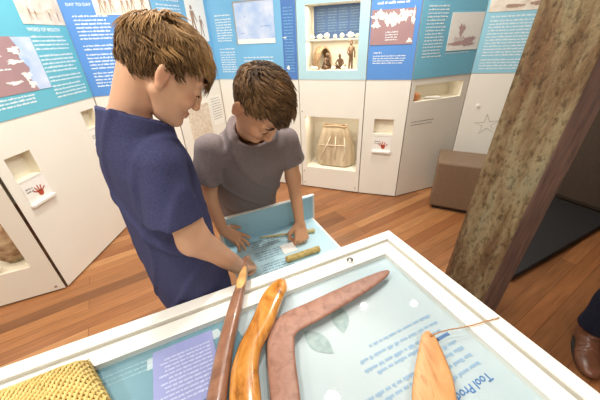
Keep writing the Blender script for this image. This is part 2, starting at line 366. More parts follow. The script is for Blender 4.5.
# B : map panel
t, h, Ln = panel(pB, pC, 'narrow blue panel with a rose map and hand print sign, beside the bag niche', M['blue'], [(.105, .28, .665, .805, .05)], miter=.0)
mp_ = rect(h, 'map', M['mauve'], .012, .345, 1.415, 1.66)
blot(mp_, 'printed_coast', M['white'], [(.07, 1.62, .05, .03), (.14, 1.60, .04, .04), (.20, 1.59, .05, .04), (.27, 1.62, .045, .035), (.05, 1.56, .03, .025), (.33, 1.60, .012, .05), (.32, 1.44, .02, .015)], -.0078, .55)
text(mp_, 'caption', M['ink'], .13, .23, 1.50, 4, .018, .009, -.0078)
text(h, 'printed_text', M['ink'], .05, .30, 1.695, 1, .02, .017)
text(h, 'printed_text', M['ink'], .05, .12, 1.352, 1, .02, .012); text(h, 'printed_text', M['ink'], .045, .32, 1.328, 4, .018, .009)
hand_sign(t, .107, .478)
# C
t, h, Ln = panel(pC, pD, 'teal panel with a ship photograph and a slit niche left of the timber post', M['cyan'], [(.05, .60, .955, 1.095, .16)])
ph = rect(h, 'photograph', M['white'], .31, Ln-.006, 1.345, 1.62)
blot(ph, 'printed_ship', M['pink_sepia'], [(.48, 1.40, .13, .02), (.44, 1.50, .03, .04), (.56, 1.43, .06, .012)], -.0078, .5)
figures(ph, 'printed_masts', M['pink_sepia'], [.38+.018*i for i in range(12)], 1.41, .04, -.0082)
text(h, 'caption', M['ink'], .31, .6, 1.325, 1, .02, .008)
text(h, 'printed_text', M['ink'], .05, .62, 1.80, 5); text(h, 'printed_text', M['ink'], .06, .27, 1.66, 16)
text(t, 'caption', M['dark_ink'], .06, .33, .77, 2, .028, .009, -.001)
# D
t, h, Ln = panel(pD, pE, 'aqua panel with a drawn star outline, partly hidden by the timber post', M['aqua'], miter=.0)
ph = rect(h, 'photograph', M['photo_sand'], .02, .5, 1.615, 1.95); blot(ph, 'printed_boats', M['sepia'], [(.2, 1.65, .07, .012), (.35, 1.66, .04, .015)], -.0078)
for z, n_ in ((1.575, 1), (1.545, 12), (1.25, 4)): text(h, 'printed_text', M['ink'], .05, .46, z, n_)
sm = MB(); c0 = (.245, .68); sp = []
for k in range(11):
    r_ = .10 if k % 2 == 0 else .034; a = PI/2+PI*k/5+.15; sp.append((c0[0]+r_*math.cos(a)*1.1, -.001, c0[1]+r_*math.sin(a)))
sm.tube(sp, .0022, 5); sm.build('star_drawing', M['gasket'], t)
MB().tube([(.13, -.012, .86), (.13, 0, .86)], .013, 12).build('knob', M['frame_white'], t)
# ------------------------------------------------------------------ things in the niches
def inloc(t, u, d, z):
    a = t.rotation_euler.z; return (t.location.x+u*math.cos(a)-d*math.sin(a), t.location.y+u*math.sin(a)+d*math.cos(a), z)
M['rock'] = mat('niche_rock', (206, 182, 146), .8, .3, 18, .4, rgb2=(128, 84, 58))
M['pale_rock'] = mat('pale_stone', (236, 222, 196), .8, .1, 25, .3)
M['bronze'] = mat('figurine_brown', (128, 98, 70), .6, .3, 60, .3, rgb2=(84, 60, 42))
M['bark'] = mat('bark_sheet', (170, 142, 108), .8, .3, 30, .4, rgb2=(128, 100, 72))
rk = [('large brown rock at the left in the low niche', .47, .125, .10, (.11, .06, .11), 'rock'), ('dark brown layered rock at the right end of the low niche', .77, .13, .09, (.08, .07, .15), 'rock'),
      ('flat pale stone slab in front of the brown rocks', .62, .035, .03, (.12, .024, .028), 'pale_rock')]
for lab, u, d, zz, r, mm in rk:
    o = MB().blob((0, 0, r[2]), r, 14, 10, .35).build('rock', M[mm], None, True, loc=inloc(NICHE0, u, d, .251)); o.rotation_euler.z = .3; tag(o, lab, 'rock')
# figurine scene
def figurine(label, u, d, pose, s=1.):
    mb = MB(); P3 = lambda *a: np.array(a)*s
    if pose == 'stand':
        mb.tube([P3(-.012, 0, 0), P3(-.01, 0, .05), P3(-.006, 0, .1)], [.007*s, .009*s, .012*s], 8); mb.tube([P3(.014, .0, 0), P3(.011, 0, .05), P3(.006, 0, .1)], [.007*s, .009*s, .012*s], 8)
        mb.tube([P3(0, 0, .095), P3(0, 0, .13), P3(0, 0, .17), P3(0, 0, .185)], [.017*s, .018*s, .022*s, .008*s], 10)
        mb.tube([P3(-.022, 0, .17), P3(-.032, -.01, .13), P3(-.02, -.03, .11)], [.008*s, .007*s, .005*s], 8); mb.tube([P3(.022, 0, .17), P3(.032, -.005, .13), P3(.03, -.01, .09)], [.008*s, .007*s, .005*s], 8)
        mb.blob(P3(0, -.003, .203), P3(.014, .016, .019), 10, 8)
    else:
        mb.tube([P3(-.02, 0, .015), P3(-.05, -.03, .03), P3(-.02, -.055, .012)], [.014*s, .012*s, .008*s], 8); mb.tube([P3(.02, 0, .015), P3(.05, -.03, .03), P3(.02, -.055, .012)], [.014*s, .012*s, .008*s], 8)
        mb.tube([P3(0, .01, .005), P3(0, .0, .04), P3(0, -.012, .08), P3(0, -.02, .095)], [.022*s, .02*s, .022*s, .008*s], 10)
        mb.tube([P3(-.022, -.01, .08), P3(-.036, -.03, .05), P3(-.015, -.05, .04)], [.008*s, .007*s, .005*s], 8); mb.tube([P3(.022, -.01, .08), P3(.036, -.03, .05), P3(.015, -.05, .04)], [.008*s, .007*s, .005*s], 8)
        mb.blob(P3(0, -.026, .113), P3(.014, .016, .019), 10, 8)
    o = mb.build('figurine', M['bronze'], None, True, loc=inloc(NA, u, d, 1.2255)); tag(o, label, 'figurine', 'figurines in the lit niche'); return o
o = figurine('crouching brown figurine in front of the bark hut', .235, .09, 'sit', 1.05); o.rotation_euler.z = .9
o = figurine('small seated brown figurine between the crouching and standing ones', .38, .1, 'sit', 1.0); o.rotation_euler.z = -.4
o = figurine('tall standing brown figurine at the right of the lit niche', .475, .1, 'stand', 1.04)
mb = MB(); nn = 7
for i in range(nn):
    for j in range(5): pass
hv = []; hf = []
for side in (0, 1):
    for i in range(9):
        a = PI*i/8
        hv.append((.075*math.cos(a), (.055 if side else -.055), .19*math.sin(a)**.8))
        hv.append((.063*math.cos(a), (.055 if side else -.055), .178*math.sin(a)**.8))
for i in range(8):
    a, b, c, d = 2*i, 2*i+2, 18+2*i+2, 18+2*i
    hf += [(a, b, c, d), (a+1, d+1, c+1, b+1), (a, a+1, b+1, b), (d, c, c+1, d+1)]
hut = MB().add(hv, hf).build('bark_hut', M['bark'], None, loc=inloc(NA, .195, .13, 1.2255)); hut.rotation_euler.z = .5; tag(hut, 'little bark hut model behind the crouching figurine', 'model hut')
for i, (u, lab) in enumerate(((.125, 'pale stone at the left front corner of the lit niche'), (.165, 'pale stone beside the crouching figurine'), (.33, 'pale stone in front of the small seated figurine'), (.42, 'pale stone near the feet of the standing figurine'))):
    tag(MB().blob((0, 0, .016), (.022, .016, .017), 9, 6, .3).build('stone', M['pale_rock'], None, True, loc=inloc(NA, u, .045 if i != 1 else .03, 1.2255)), lab, 'stone', 'stones on the niche floor')
shells = ['cream shell at the left end of the glass shelf', 'second cream shell from the left on the shelf', 'third cream shell from the left on the shelf', 'middle cream shell on the shelf', 'third cream shell from the right on the shelf', 'second cream shell from the right on the shelf', 'large cream shell at the right end of the shelf']
for i, lab in enumerate(shells):
    mb = MB(); r = .032+.006*(i % 3)
    ps = []; rs = []
    for k in range(9):
        f_ = k/8; ps.append((-r+2*r*f_, .002*math.sin(9*f_), r*.55)); rs.append(max(.001, r*.55*math.sin(PI*min(1, f_*1.1+.04))*(1+.15*math.sin(14*f_))))
    mb.tube(ps, rs, 9); o = mb.build('shell', M['pale_rock'], None, True, loc=inloc(NA, .125+.067*i, .07+.02*(i % 2), 1.4745)); o.rotation_euler.z = .5*i; tag(o, lab, 'shell', 'shells on the niche shelf')
# dilly bag in the lower niche
bv = MB(); nu, nv = 40, 22; vs = []; fs = []
for i in range(nv):
    f_ = i/(nv-1); z = .43*f_; w = .215*(1-.40*f_**2.6)*(.92+.08*math.sin(PI*min(1, f_*1.4))); dpt = .085*(1-.55*f_)
    for j in range(nu):
        a = 2*PI*j/nu; k = 1+.05*math.sin(5*a+f_*2)+.03*math.sin(11*a)
        zz = z+.006*math.sin(3*a)*f_
        vs.append((w*k*math.copysign(abs(math.cos(a))**.8, math.cos(a)), dpt*k*math.sin(a), zz))
for i in range(nv-1):
    for j in range(nu): fs.append((i*nu+j, i*nu+(j+1) % nu, (i+1)*nu+(j+1) % nu, (i+1)*nu+j))
fs.append(tuple(range(nu))[::-1])
bag_t = thing('dilly_bag', 'large fibre dilly bag standing in the lower niche of the pale blue panel', 'bag', inloc(NA, .335, .14, .2505), NA.rotation_euler.z)
M['fibre'] = mat('palm_fibre', (214, 196, 166), .5, .25, 14, .5, 60, stretch=(1, 1, .3), rgb2=(164, 142, 112))
M['fibre_dark'] = mat('fibre_cord', (176, 150, 118), .7, .2, 60)
o = MB().add(vs, fs).build('bag_body', M['fibre'], bag_t, True, sub=1)
rim = MB()
for k in range(2): rim.tube([(.128*math.cos(a), .04*math.sin(a), .432+.006*math.sin(3*a)+.007*k) for a in np.linspace(0, 2*PI, 30)], .007, 7)
rim.build('bag_rim', M['fibre_dark'], bag_t, True)
st = MB()
for a0, a1 in ((-.13, -.05), (.02, .03), (.1, .16)):
    st.tube([(a0*1.1, -.078, .08), ((a0+a1)/2, -.079, .2), (a1*.7, -.058, .33)], .0035, 6)
st.tube([(-.16, -.055, .23), (0, -.078, .245), (.14, -.055, .24)], .0035, 6); st.build('bag_stitching', M['pale_rock'], bag_t, True)
# clay ball and stone blade in the slit niche
NC = [o for o in COL.objects if o.name.startswith('display_cabinet') and 'ship photograph' in o['label']][0]
M['clay'] = mat('orange_clay', (222, 152, 100), .7, .15, 30, .3)
tag(MB().blob((0, 0, .032), (.04, .035, .033), 14, 10, .2).build('clay_lump', M['clay'], None, True, loc=inloc(NC, .125, .06, .956)), 'orange clay lump at the left of the slit niche', 'clay lump')
tag(MB().blob((0, 0, .010), (.085, .03, .010), 14, 8, .15).build('stone_flake', M['white'], None, True, loc=inloc(NC, .31, .05, .956)), 'flat white stone blade lying in the slit niche', 'stone blade')
# ------------------------------------------------------------------ display case with drawer
E1_, E0_, N1_, N0_, ZK = .757, -.85, .763, -.22, .75
case = thing('display_case', 'large white glass-topped display case in the foreground', 'display case', (0, 0, 0), AX)
rim = MB(); w = .044
rim.box(E0_, E1_, N1_-w, N1_, .665, ZK).box(E0_, E1_, N0_, N0_+w, .665, ZK).box(E0_, E0_+w, N0_+w, N1_-w, .665, ZK).box(E1_-w, E1_, N0_+w, N1_-w, .665, ZK)
rim.build('outer_frame', M['frame_white'], case, bevel=.003)
gk = MB(); w2 = .060
gk.box(E0_+w, E1_-w, N1_-w2, N1_-w, .67, .740).box(E0_+w, E1_-w, N0_+w, N0_+w2, .67, .743).box(E0_+w, E0_+w2, N0_+w2, N1_-w2, .67, .743).box(E1_-w2, E1_-w, N0_+w2, N1_-w2, .67, .743)
gk.build('gasket', M['gasket'], case)
lf = MB(); w3 = .113
lf.box(E0_+w2, E1_-w2, N1_-w3, N1_-w2, .672, .7485).box(E0_+w2, E1_-w2, N0_+w2, N0_+w3, .672, .7485).box(E0_+w2, E0_+w3, N0_+w3, N1_-w3, .672, .7485).box(E1_-w3, E1_-w2, N0_+w3, N1_-w3, .672, .7485)
lid = lf.build('lid_frame', M['frame_white'], case, bevel=.002)
MB().box(E0_+w3, E1_-w3, N0_+w3, N1_-w3, .742, .748).build('glass', M['glass'], lid)
le, ln_ = flat(350, 260, .75)
lt = MB().tube([(le, ln_, .7485), (le, ln_, .754)], [.014, .012], 16).build('latch', M['metal'], lid, True)
MB().box(le-.004, le+.004, ln_-.02, ln_-.004, .7487, .753).build('latch_tongue', M['metal'], lt, bevel=.001)
deck = MB().box(E0_+w, E1_-w, N0_+w, N1_-w, .668, .728).build('deck_print', M['deck'], case)
MB().box(E0_+.02, E1_-.02, N0_+.02, N1_-.02, .06, .664).build('cabinet_body', M['frame_white'], case)
MB().box(E0_+.06, E1_-.06, N0_+.06, N1_-.06, 0, .06).build('plinth', M['skirt'], case)
# printed layers of the deck
zt = .7285
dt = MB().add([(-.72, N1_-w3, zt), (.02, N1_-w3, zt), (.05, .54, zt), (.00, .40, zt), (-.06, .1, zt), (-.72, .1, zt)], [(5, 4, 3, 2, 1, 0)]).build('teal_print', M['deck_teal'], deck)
MB().add([(a, b, zt+.0006) for a, b in ((-.22, .62), (-.02, .63), (-.01, .60), (-.22, .585))], [(0, 1, 2, 3)]).add([(a, b, zt+.0006) for a, b in ((-.33, .52), (-.06, .40), (-.08, .3), (-.36, .42))], [(0, 1, 2, 3)]).build('white_print', M['deck'], dt)
tx = MB(); words(tx, .2, .42, -.62, 3, -.014, .005, lambda u, z: (-u, -z, zt+.0008)); tx.build('printed_text', M['slate_pale'], dt)
# reversed text (reads from the boys' side): u runs towards -e, up runs towards -n
def tline(name, m, e0, e1, n0, nl, lh, h):
    mb = MB(); words(mb, -e0, -e1, 0, nl, lh, h, lambda u, z: (-u, n0-z, zt+.0006), .25); return mb.build(name, m, deck)
te, tn = flat(489, 369, zt)
font('title_text', 'Tool Production', .029, M['blue_ink'], deck, Matrix.Translation((te-.012, tn-.002, zt+.0006))@Matrix.Rotation(PI, 4, 'Z'), .0002)
for a_, b_ in (((428, 314), (355, 353)), ((435, 320), (341, 373)), ((440, 330), (350, 377)), ((437, 338), (362, 380)), ((413, 372), (340, 415)), ((418, 378), (350, 420)),
               ((455, 340), (425, 357)), ((462, 346), (425, 367)), ((470, 353), (425, 380)), ((478, 361), (440, 385))):
    (ea, na), (eb, nb_) = flat(*a_, zt), flat(*b_, zt); tline('printed_text', M['pale_blue_ink'], ea, eb, (na+nb_)/2, 1, .03, .0095)
ea, na = flat(447, 332, zt); tline('printed_text', M['blue_ink'], ea, ea-.1, na, 1, .03, .014)
lf_ = MB()
for (x, y, a, ang) in ((318, 342, .055, 2.0), (340, 318, .055, 1.2)):
    c = flat(x, y, zt); d = np.array([math.cos(ang), math.sin(ang)]); s_ = np.array([-d[1], d[0]])
    ps = [np.array(c)+d*a*(-1+2*k/8)+s_*.5*a*math.sin(PI*k/8) for k in range(9)]+[np.array(c)+d*a*(1-2*k/8)-s_*.5*a*math.sin(PI*k/8) for k in range(1, 8)]
    lf_.add([(p_[0], p_[1], zt+.0007) for p_ in ps], [tuple(range(len(ps)))])
    b_ = np.array(c)+d*a; lf_.add([(*(b_-s_*.002), zt+.0007), (*(b_+s_*.002), zt+.0007), (*(b_+d*.05+s_*.002), zt+.0007), (*(b_+d*.05-s_*.002), zt+.0007)], [(0, 3, 2, 1)])
lf_.build('leaf_print', M['leaf_ink'], deck)
# drawer pulled out on the far side
D0, D1, DF, DZ = .10, .612, 1.215, .60
dr = MB().box(D0, D1, .70, DF, DZ-.02, DZ).build('drawer', M['frame_white'], case, bevel=.002)
MB().box(D0-.012, D1+.012, DF, DF+.018, DZ-.03, .745).build('drawer_front', M['frame_white'], dr, bevel=.002)
MB().box(D0+.006, D1-.002, DF-.004, DF, DZ+.0005, .741).build('front_lining', M['drawer_blue'], dr)
MB().add([(D0+.01, .765, DZ+.0006), (D1-.035, .765, DZ+.0006), (D1-.012, .90, DZ+.0006), (D1-.012, DF-.004, DZ+.0006), (D0+.01, DF-.004, DZ+.0006)], [(0, 1, 2, 3, 4)]).build('drawer_print', M['drawer_pale'], dr)
MB().add([(a, b, DZ+.0010) for a, b in ((D0+.01, DF-.004), (D0+.01, 1.12), (.33, 1.16), (.50, DF-.004))], [(0, 1, 2, 3)]).build('drawer_print', M['drawer_blue'], dr)
for n0 in (1.10, 1.01, .92):
    mb = MB(); words(mb, -.36, -.215, 0, 4, .017, .008, lambda u, z: (-u, n0-z*1, DZ+.0016), .1); mb.build('printed_text', M['grey_ink'], dr)
# ------------------------------------------------------------------ things on case and drawer
def loft(cs, hw, th, z0, mat_, name, k=14, n=16, power=.8, parent=None, zc=None):
    """rounded body lying on z0: centre line cs [(e,n)], half widths, half thicknesses"""
    cs = np.array(cs, float); s = np.linspace(0, 1, len(cs)); ss = np.linspace(0, 1, k*len(cs)//2)
    def sm(a):
        a = np.array(a, float); r_ = np.interp(ss, s, a)
        for _ in range(6): r_[1:-1] = .25*r_[:-2]+.5*r_[1:-1]+.25*r_[2:]
        return r_
    C = np.stack([sm(cs[:, 0]), sm(cs[:, 1])], 1); W = sm(hw); T = sm(th); Z = sm(zc) if zc is not None else T
    vs = []; fs = []
    for i in range(len(ss)):
        t = C[min(i+1, len(ss)-1)]-C[max(i-1, 0)]; t /= np.linalg.norm(t)+1e-9; sd = np.array([-t[1], t[0]])
        for j in range(n):
            a = 2*PI*j/n; ca, sa = math.cos(a), math.sin(a)
            x = W[i]*math.copysign(abs(ca)**power, ca); z = T[i]*math.copysign(abs(sa)**power, sa)
            vs.append((C[i][0]+sd[0]*x, C[i][1]+sd[1]*x, z0+Z[i]+z))
    for i in range(len(ss)-1):
        for j in range(n): fs.append((i*n+j, i*n+(j+1) % n, (i+1)*n+(j+1) % n, (i+1)*n+j))
    fs += [tuple(range(n))[::-1], tuple(range((len(ss)-1)*n, len(ss)*n))]
    vs = [tuple(en(*v)) for v in vs]
    return MB().add(vs, fs).build(name, mat_, parent, True)
def fl(pts, z): return [flat(x, y, z) for x, y in pts]
ZO = .7505
M['club_wood'] = wood_mat('dark_club_wood', [(112, 76, 58), (150, 106, 82), (176, 132, 104)], .3, 5, (2, 2, 2), .4)
M['cut_wood'] = wood_mat('fresh_cut_wood', [(196, 146, 80), (232, 190, 122)], .5, 8, (3, 3, 3))
M['orange_wood'] = wood_mat('varnished_orange_wood', [(120, 70, 26), (188, 120, 46), (212, 148, 70), (162, 98, 36)], .22, 9, (2.2, 1, 2.2), .9)
M['boom_wood'] = wood_mat('matt_red_brown_wood', [(130, 90, 74), (158, 114, 95), (168, 126, 106)], .45, 34, (1, 1, 1), 0., .05)
M['pend_wood'] = wood_mat('pale_orange_wood', [(174, 116, 66), (202, 144, 90), (214, 160, 106), (164, 104, 58)], .45, 9, (4, .6, 4))
# club (digging stick) with a slanting cut point
ct = thing('wooden_club', 'dark brown wooden stick with a pale slanted cut tip, leftmost on the case', 'club', tuple(en(.03, .6, ZO)))
cl = [(247, 259), (244.5, 273), (240, 292), (236, 306), (225, 350), (217, 400), (209, 460)]
cc = fl(cl, ZO+.018); d0 = np.array(cc[2])-np.array(cc[5]); d0 = d0/np.linalg.norm(d0)
def relink(o, p):
    o.parent = p; o.matrix_parent_inverse = Matrix.LocRotScale(p.location, p.rotation_euler, None).inverted(); return o
relink(loft(cc, [.003, .014, .018, .021, .0225, .0235, .024], [.003, .012, .0165, .019, .021, .022, .022], ZO, M['club_wood'], 'club_shaft', zc=[.033, .025, .021, .0205, .021, .022, .022]), ct)
c2 = fl([(245.3, 268), (242.7, 277), (241, 284), (238.7, 291)], ZO+.03)
relink(loft(c2, [.006, .0155, .0165, .006], [.002, .006, .005, .002], ZO+.005, M['cut_wood'], 'cut_face', zc=[.031, .0315, .03, .03]), ct)
# orange club
ot = thing('orange_club', 'glossy varnished orange wooden club with a curved handle, beside the boomerang', 'club', tuple(en(.1, .55, ZO)))
oc = fl([(282, 280.5), (279.5, 287), (271.5, 300), (262.5, 325), (250.5, 348), (245, 371), (245.5, 400), (248, 450)], ZO+.016)
relink(loft(oc, [.014, .030, .036, .034, .031, .035, .038, .037], [.006, .015, .019, .021, .022, .023, .023, .022], ZO, M['orange_wood'], 'club_body', zc=[.018, .019, .020, .021, .022, .023, .023, .022]), ot)
kp = flat(279.5, 292, ZO+.034)
kk = MB().blob((0, 0, 0), (.007, .007, .002), 10, 6).build('knot', M['club_wood'], None, True); kk.location = en(kp[0], kp[1], ZO+.0365); kk.parent = ot; kk.location = Vector(en(kp[0], kp[1], ZO+.0365))-ot.location
# boomerang
bc = fl([(388.5, 269.5), (384, 273), (362, 285), (335, 299), (312, 311), (290, 321), (280.5, 333), (281, 360), (284, 385), (287, 420), (291, 460)], ZO+.012)
bt = loft(bc, [.006, .016, .028, .034, .037, .0385, .040, .0375, .0365, .035, .034], [.004, .006, .007, .007, .007, .0075, .0075, .0075, .0075, .0075, .0075], ZO, M['boom_wood'], 'boomerang', power=.62)
tag(bt, 'reddish brown wooden boomerang lying bent across the glass', 'boomerang')
# bullroarer with string
pt = thing('bullroarer', 'flat pale orange wooden teardrop blade with a string, right on the case', 'bullroarer', tuple(en(.47, .28, ZO)))
pc = fl([(428.5, 330), (429, 336), (431.5, 353), (434, 373), (434.5, 400), (436, 440), (440, 480)], ZO+.008)
relink(loft(pc, [.005, .020, .033, .045, .050, .047, .03], [.002, .005, .0055, .006, .006, .006, .005], ZO, M['pend_wood'], 'blade', power=.7), pt)
M['cord'] = mat('tan_cord', (182, 128, 74), .8, .2, 200)
sp = []; N_ = 40
base = fl([(431, 336), (440, 331.5), (450, 328), (463, 326), (475, 323), (487, 319.5), (500, 316)], ZO+.01)
for i in range(N_+1):
    f_ = i/N_*(len(base)-1); k = min(int(f_), len(base)-2); a = np.array(base[k])*(1-(f_-k))+np.array(base[k+1])*(f_-k)
    zz = ZO+.012-.009*min(1, i/12); sp.append(en(a[0], a[1]+.0006*math.sin(i*2.1), zz))
relink(MB().tube(sp, .0018, 6).build('string', M['cord'], None, True), pt)
hp = flat(431, 335.5, ZO+.01)
relink(MB().tube([en(hp[0]+.003*math.cos(a), hp[1]+.003*math.sin(a), ZO+.0125) for a in np.linspace(0, 2*PI, 10)], .0014, 6).build('string_knot', M['cord'], None, True), pt)
# lilac card in the case
lc = [flat(*p_, .732) for p_ in ((152.5, 353), (211.5, 331), (219, 400), (153, 421))]
t = thing('information_card', 'lilac printed card inside the case, left of the brown stick', 'information card', (0, 0, 0), AX)
n_top = max(lc[0][1], lc[1][1]); e_l, e_r = lc[0][0], lc[1][0]
MB().box(e_l, e_r, n_top-.19, n_top, .7298, .7315).build('card_sheet', M['card'], t, bevel=.0005)
MBt = MB(); words(MBt, -e_r+.012, -e_l-.014, 0, 12, .0118, .0052, lambda u, z: (-u, n_top-.165-z, .7319), .2); MBt.build('printed_text', M['lilac_ink'], t)
# stick, bound reed bundle and card on the drawer
M['reed'] = mat('golden_reed', (206, 182, 112), .6, .2, 60, .4, 120, rgb2=(156, 126, 66))
M['stick'] = mat('pale_stick', (206, 190, 138), .6, .15, 50, .2)
sa, sb_ = flat(259, 237.5, DZ+.01), flat(314, 230.5, DZ+.012)
t = thing('fire_stick', 'thin pale wooden stick with a knobbly end lying across the drawer', 'stick', tuple(en(*sa, DZ)))
v = np.array(sb_)-np.array(sa)
relink(MB().tube([en(*(np.array(sa)+v*f_), DZ+.008+.0015*k) for k, f_ in enumerate((0, .15, .4, .7, .86))], [.003, .0055, .006, .0065, .007], 10).build('stick_shaft', M['stick'], None, True), t)
relink(MB().tube([en(*(np.array(sa)+v*f_), DZ+.012) for f_ in (.83, .86, .90, .93, .96, 1.0, 1.02)], [.007, .0115, .0115, .0085, .0115, .011, .006], 12).build('stick_knob', M['stick'], None, True), t)
ra, rb = flat(286.5, 260, DZ+.014), flat(319, 249, DZ+.014)
t = thing('reed_bundle', 'short golden bound reed bundle in front of the fist on the drawer', 'reed bundle', tuple(en(*ra, DZ)))
v = np.array(rb)-np.array(ra); rp = [np.array(ra)+v*f_ for f_ in np.linspace(0, 1, 26)]
relink(MB().tube([en(*p_, DZ+.0165) for p_ in rp], [.0145+.0009*(k % 2) for k in range(26)], 14).build('reed_wrapping', M['reed'], None, True), t)
for s_, pp in ((-1, rp[0]), (1, rp[-1])):
    relink(MB().tube([en(*(pp+v*.012*s_*k), DZ+.0165) for k in (0, 1)], [.0125, .011], 12).build('reed_end', M['cut_wood'], None, True), t)
wc = flat(289, 249, DZ)
tag(MB().prism([(-.035, -.03), (.035, -.03), (.035, .04), (-.035, .04)], 0, .0015).build('white_card', M['white'], None, loc=en(wc[0], wc[1], DZ+.0018)), 'small blank white card under the fist on the drawer', 'card').rotation_euler = (0, 0, AX)
# yellow knotted bag
M['yellow'] = mat('yellow_fibre', (232, 208, 136), .75, rgb2=(206, 174, 100), scale=70, bump=.4, bscale=160)
M['yellow_core'] = mat('yellow_bag_lining', (190, 158, 86), .9, .2, 60, .3)
yt = thing('knotted_bag', 'yellow loosely knotted fibre bag at the lower left corner of the case', 'bag', tuple(en(-.5, .45, ZO)))
ya = flat(86, 357, ZO+.025); yb = flat(116, 412, ZO+.025)
yu = np.array([-1., .03]); yv = np.array(yb)-np.array(ya); yv /= np.linalg.norm(yv)
yl, yw = .34, .30
core = []
cm = MB(); nx, ny = 20, 18; vs = []
def ysurf(a, b): # a,b in 0..1
    edge = min(1, min(a, 1-a)/.07)*min(1, min(b, 1-b)/.07); edge = math.sqrt(max(0, edge))
    p_ = np.array(ya)+yu*yl*a+yv*yw*b; lump = .006*math.sin(7*a+3*b)+.005*math.sin(9*b-4*a)
    fold = .010 if (b > .52+.04*math.sin(6*a)) else 0
    return p_, .006+(.024+lump-fold)*edge
for i in range(nx):
    for j in range(ny):
        p_, z_ = ysurf(i/(nx-1), j/(ny-1)); vs.append(en(p_[0], p_[1], ZO+z_*.8))
cm.add(vs, [(i*ny+j, (i+1)*ny+j, (i+1)*ny+j+1, i*ny+j+1) for i in range(nx-1) for j in range(ny-1)])
ed = [i*ny for i in range(nx)]+[(nx-1)*ny+j for j in range(1, ny)]+[i*ny+ny-1 for i in range(nx-2, -1, -1)]+[j for j in range(ny-2, 0, -1)]
o0 = len(cm.v); cm.v += [(cm.v[i][0], cm.v[i][1], ZO+.0005) for i in ed]; k = len(ed)
cm.f += [(ed[i], ed[(i+1) % k], o0+(i+1) % k, o0+i) for i in range(k)]; cm.f.append(tuple(range(o0, o0+k)))
relink(cm.build('bag_lining', M['yellow_core'], None, True), yt)
ym = MB(); rows = 38
for r_ in range(rows):
    b0 = r_/(rows-1); pts = []; K = 200
    for i in range(K+1):
        a = i/K; w = a*50*PI+(PI if r_ % 2 else 0); b = min(1, max(0, b0+0.66/rows*math.sin(w)+.006*math.sin(17*a+r_)))
        aa = min(1, max(0, a+.0035*math.sin(2*w))); p_, z_ = ysurf(aa, b)
        pts.append(en(p_[0], p_[1], ZO+.001+z_+.0022*math.cos(w)+.0012*random.random()))
    ym.tube(pts, .0038, 6)
relink(ym.build('knotted_mesh', M['yellow'], None, True), yt)
# ------------------------------------------------------------------ post, ottoman, sofa
m, N, L, P = newmat('lichen_timber'); P.inputs['Roughness'].default_value = .85
tc = N.new('ShaderNodeTexCoord')
def nzs(sc, st, det=8, dist=0.):
    mp = N.new('ShaderNodeMapping'); mp.inputs['Scale'].default_value = st; L.new(tc.outputs['Object'], mp.inputs['Vector'])
    n_ = N.new('ShaderNodeTexNoise'); n_.inputs['Scale'].default_value = sc; n_.inputs['Detail'].default_value = det; n_.inputs['Distortion'].default_value = dist
    n_.inputs['Roughness'].default_value = .7; L.new(mp.outputs['Vector'], n_.inputs['Vector']); return n_
a1 = nzs(9, (1, 1, .22), 9, .4); c1 = N.new('ShaderNodeValToRGB'); e_ = c1.color_ramp.elements; e_.new(.47); e_.new(.56)
for i, (p_, c) in enumerate(((.3, (70, 52, 36)), (.45, (116, 90, 60)), (.56, (142, 124, 92)), (.72, (130, 126, 102)))): e_[i].position = p_; e_[i].color = srgb(c)
L.new(a1.outputs['Fac'], c1.inputs['Fac'])
a2 = nzs(5, (1, 1, .12), 5, .3); c2 = N.new('ShaderNodeValToRGB'); c2.color_ramp.elements[0].position = .52; c2.color_ramp.elements[1].position = .64; L.new(a2.outputs['Fac'], c2.inputs['Fac'])
mxx = N.new('ShaderNodeMix'); mxx.data_type = 'RGBA'; mxx.inputs['B'].default_value = srgb((118, 78, 50)); L.new(c2.outputs['Color'], mxx.inputs['Factor']); L.new(c1.outputs['Color'], mxx.inputs['A'])
a3 = nzs(55, (1, 1, .5), 4); c3 = N.new('ShaderNodeValToRGB'); c3.color_ramp.elements[0].position = .36; c3.color_ramp.elements[1].position = .5
c3.color_ramp.elements[0].color = (.35, .3, .25, 1); L.new(a3.outputs['Fac'], c3.inputs['Fac'])
mxy = N.new('ShaderNodeMix'); mxy.data_type = 'RGBA'; mxy.blend_type = 'MULTIPLY'; mxy.inputs['Factor'].default_value = .8
L.new(mxx.outputs['Result'], mxy.inputs['A']); L.new(c3.outputs['Color'], mxy.inputs['B']); L.new(mxy.outputs['Result'], P.inputs['Base Color'])
b = N.new('ShaderNodeBump'); b.inputs['Strength'].default_value = .9; b.inputs['Distance'].default_value = .012; L.new(a3.outputs['Fac'], b.inputs['Height']); L.new(b.outputs['Normal'], P.inputs['Normal'])
M['timber'] = m
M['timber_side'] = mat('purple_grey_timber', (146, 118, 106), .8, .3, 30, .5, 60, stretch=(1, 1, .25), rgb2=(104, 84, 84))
PM = np.array([.907, .944]); PL = np.array([.807, 1.140]); PR = np.array([1.103, 1.044]); PB_ = PL+PR-PM
post = thing('timber_post', 'old square lichen-covered timber post right of the case', 'post', (float((PL[0]+PR[0])/2), float((PL[1]+PR[1])/2), 0))
LEAN = lambda z: -.04+.045*z
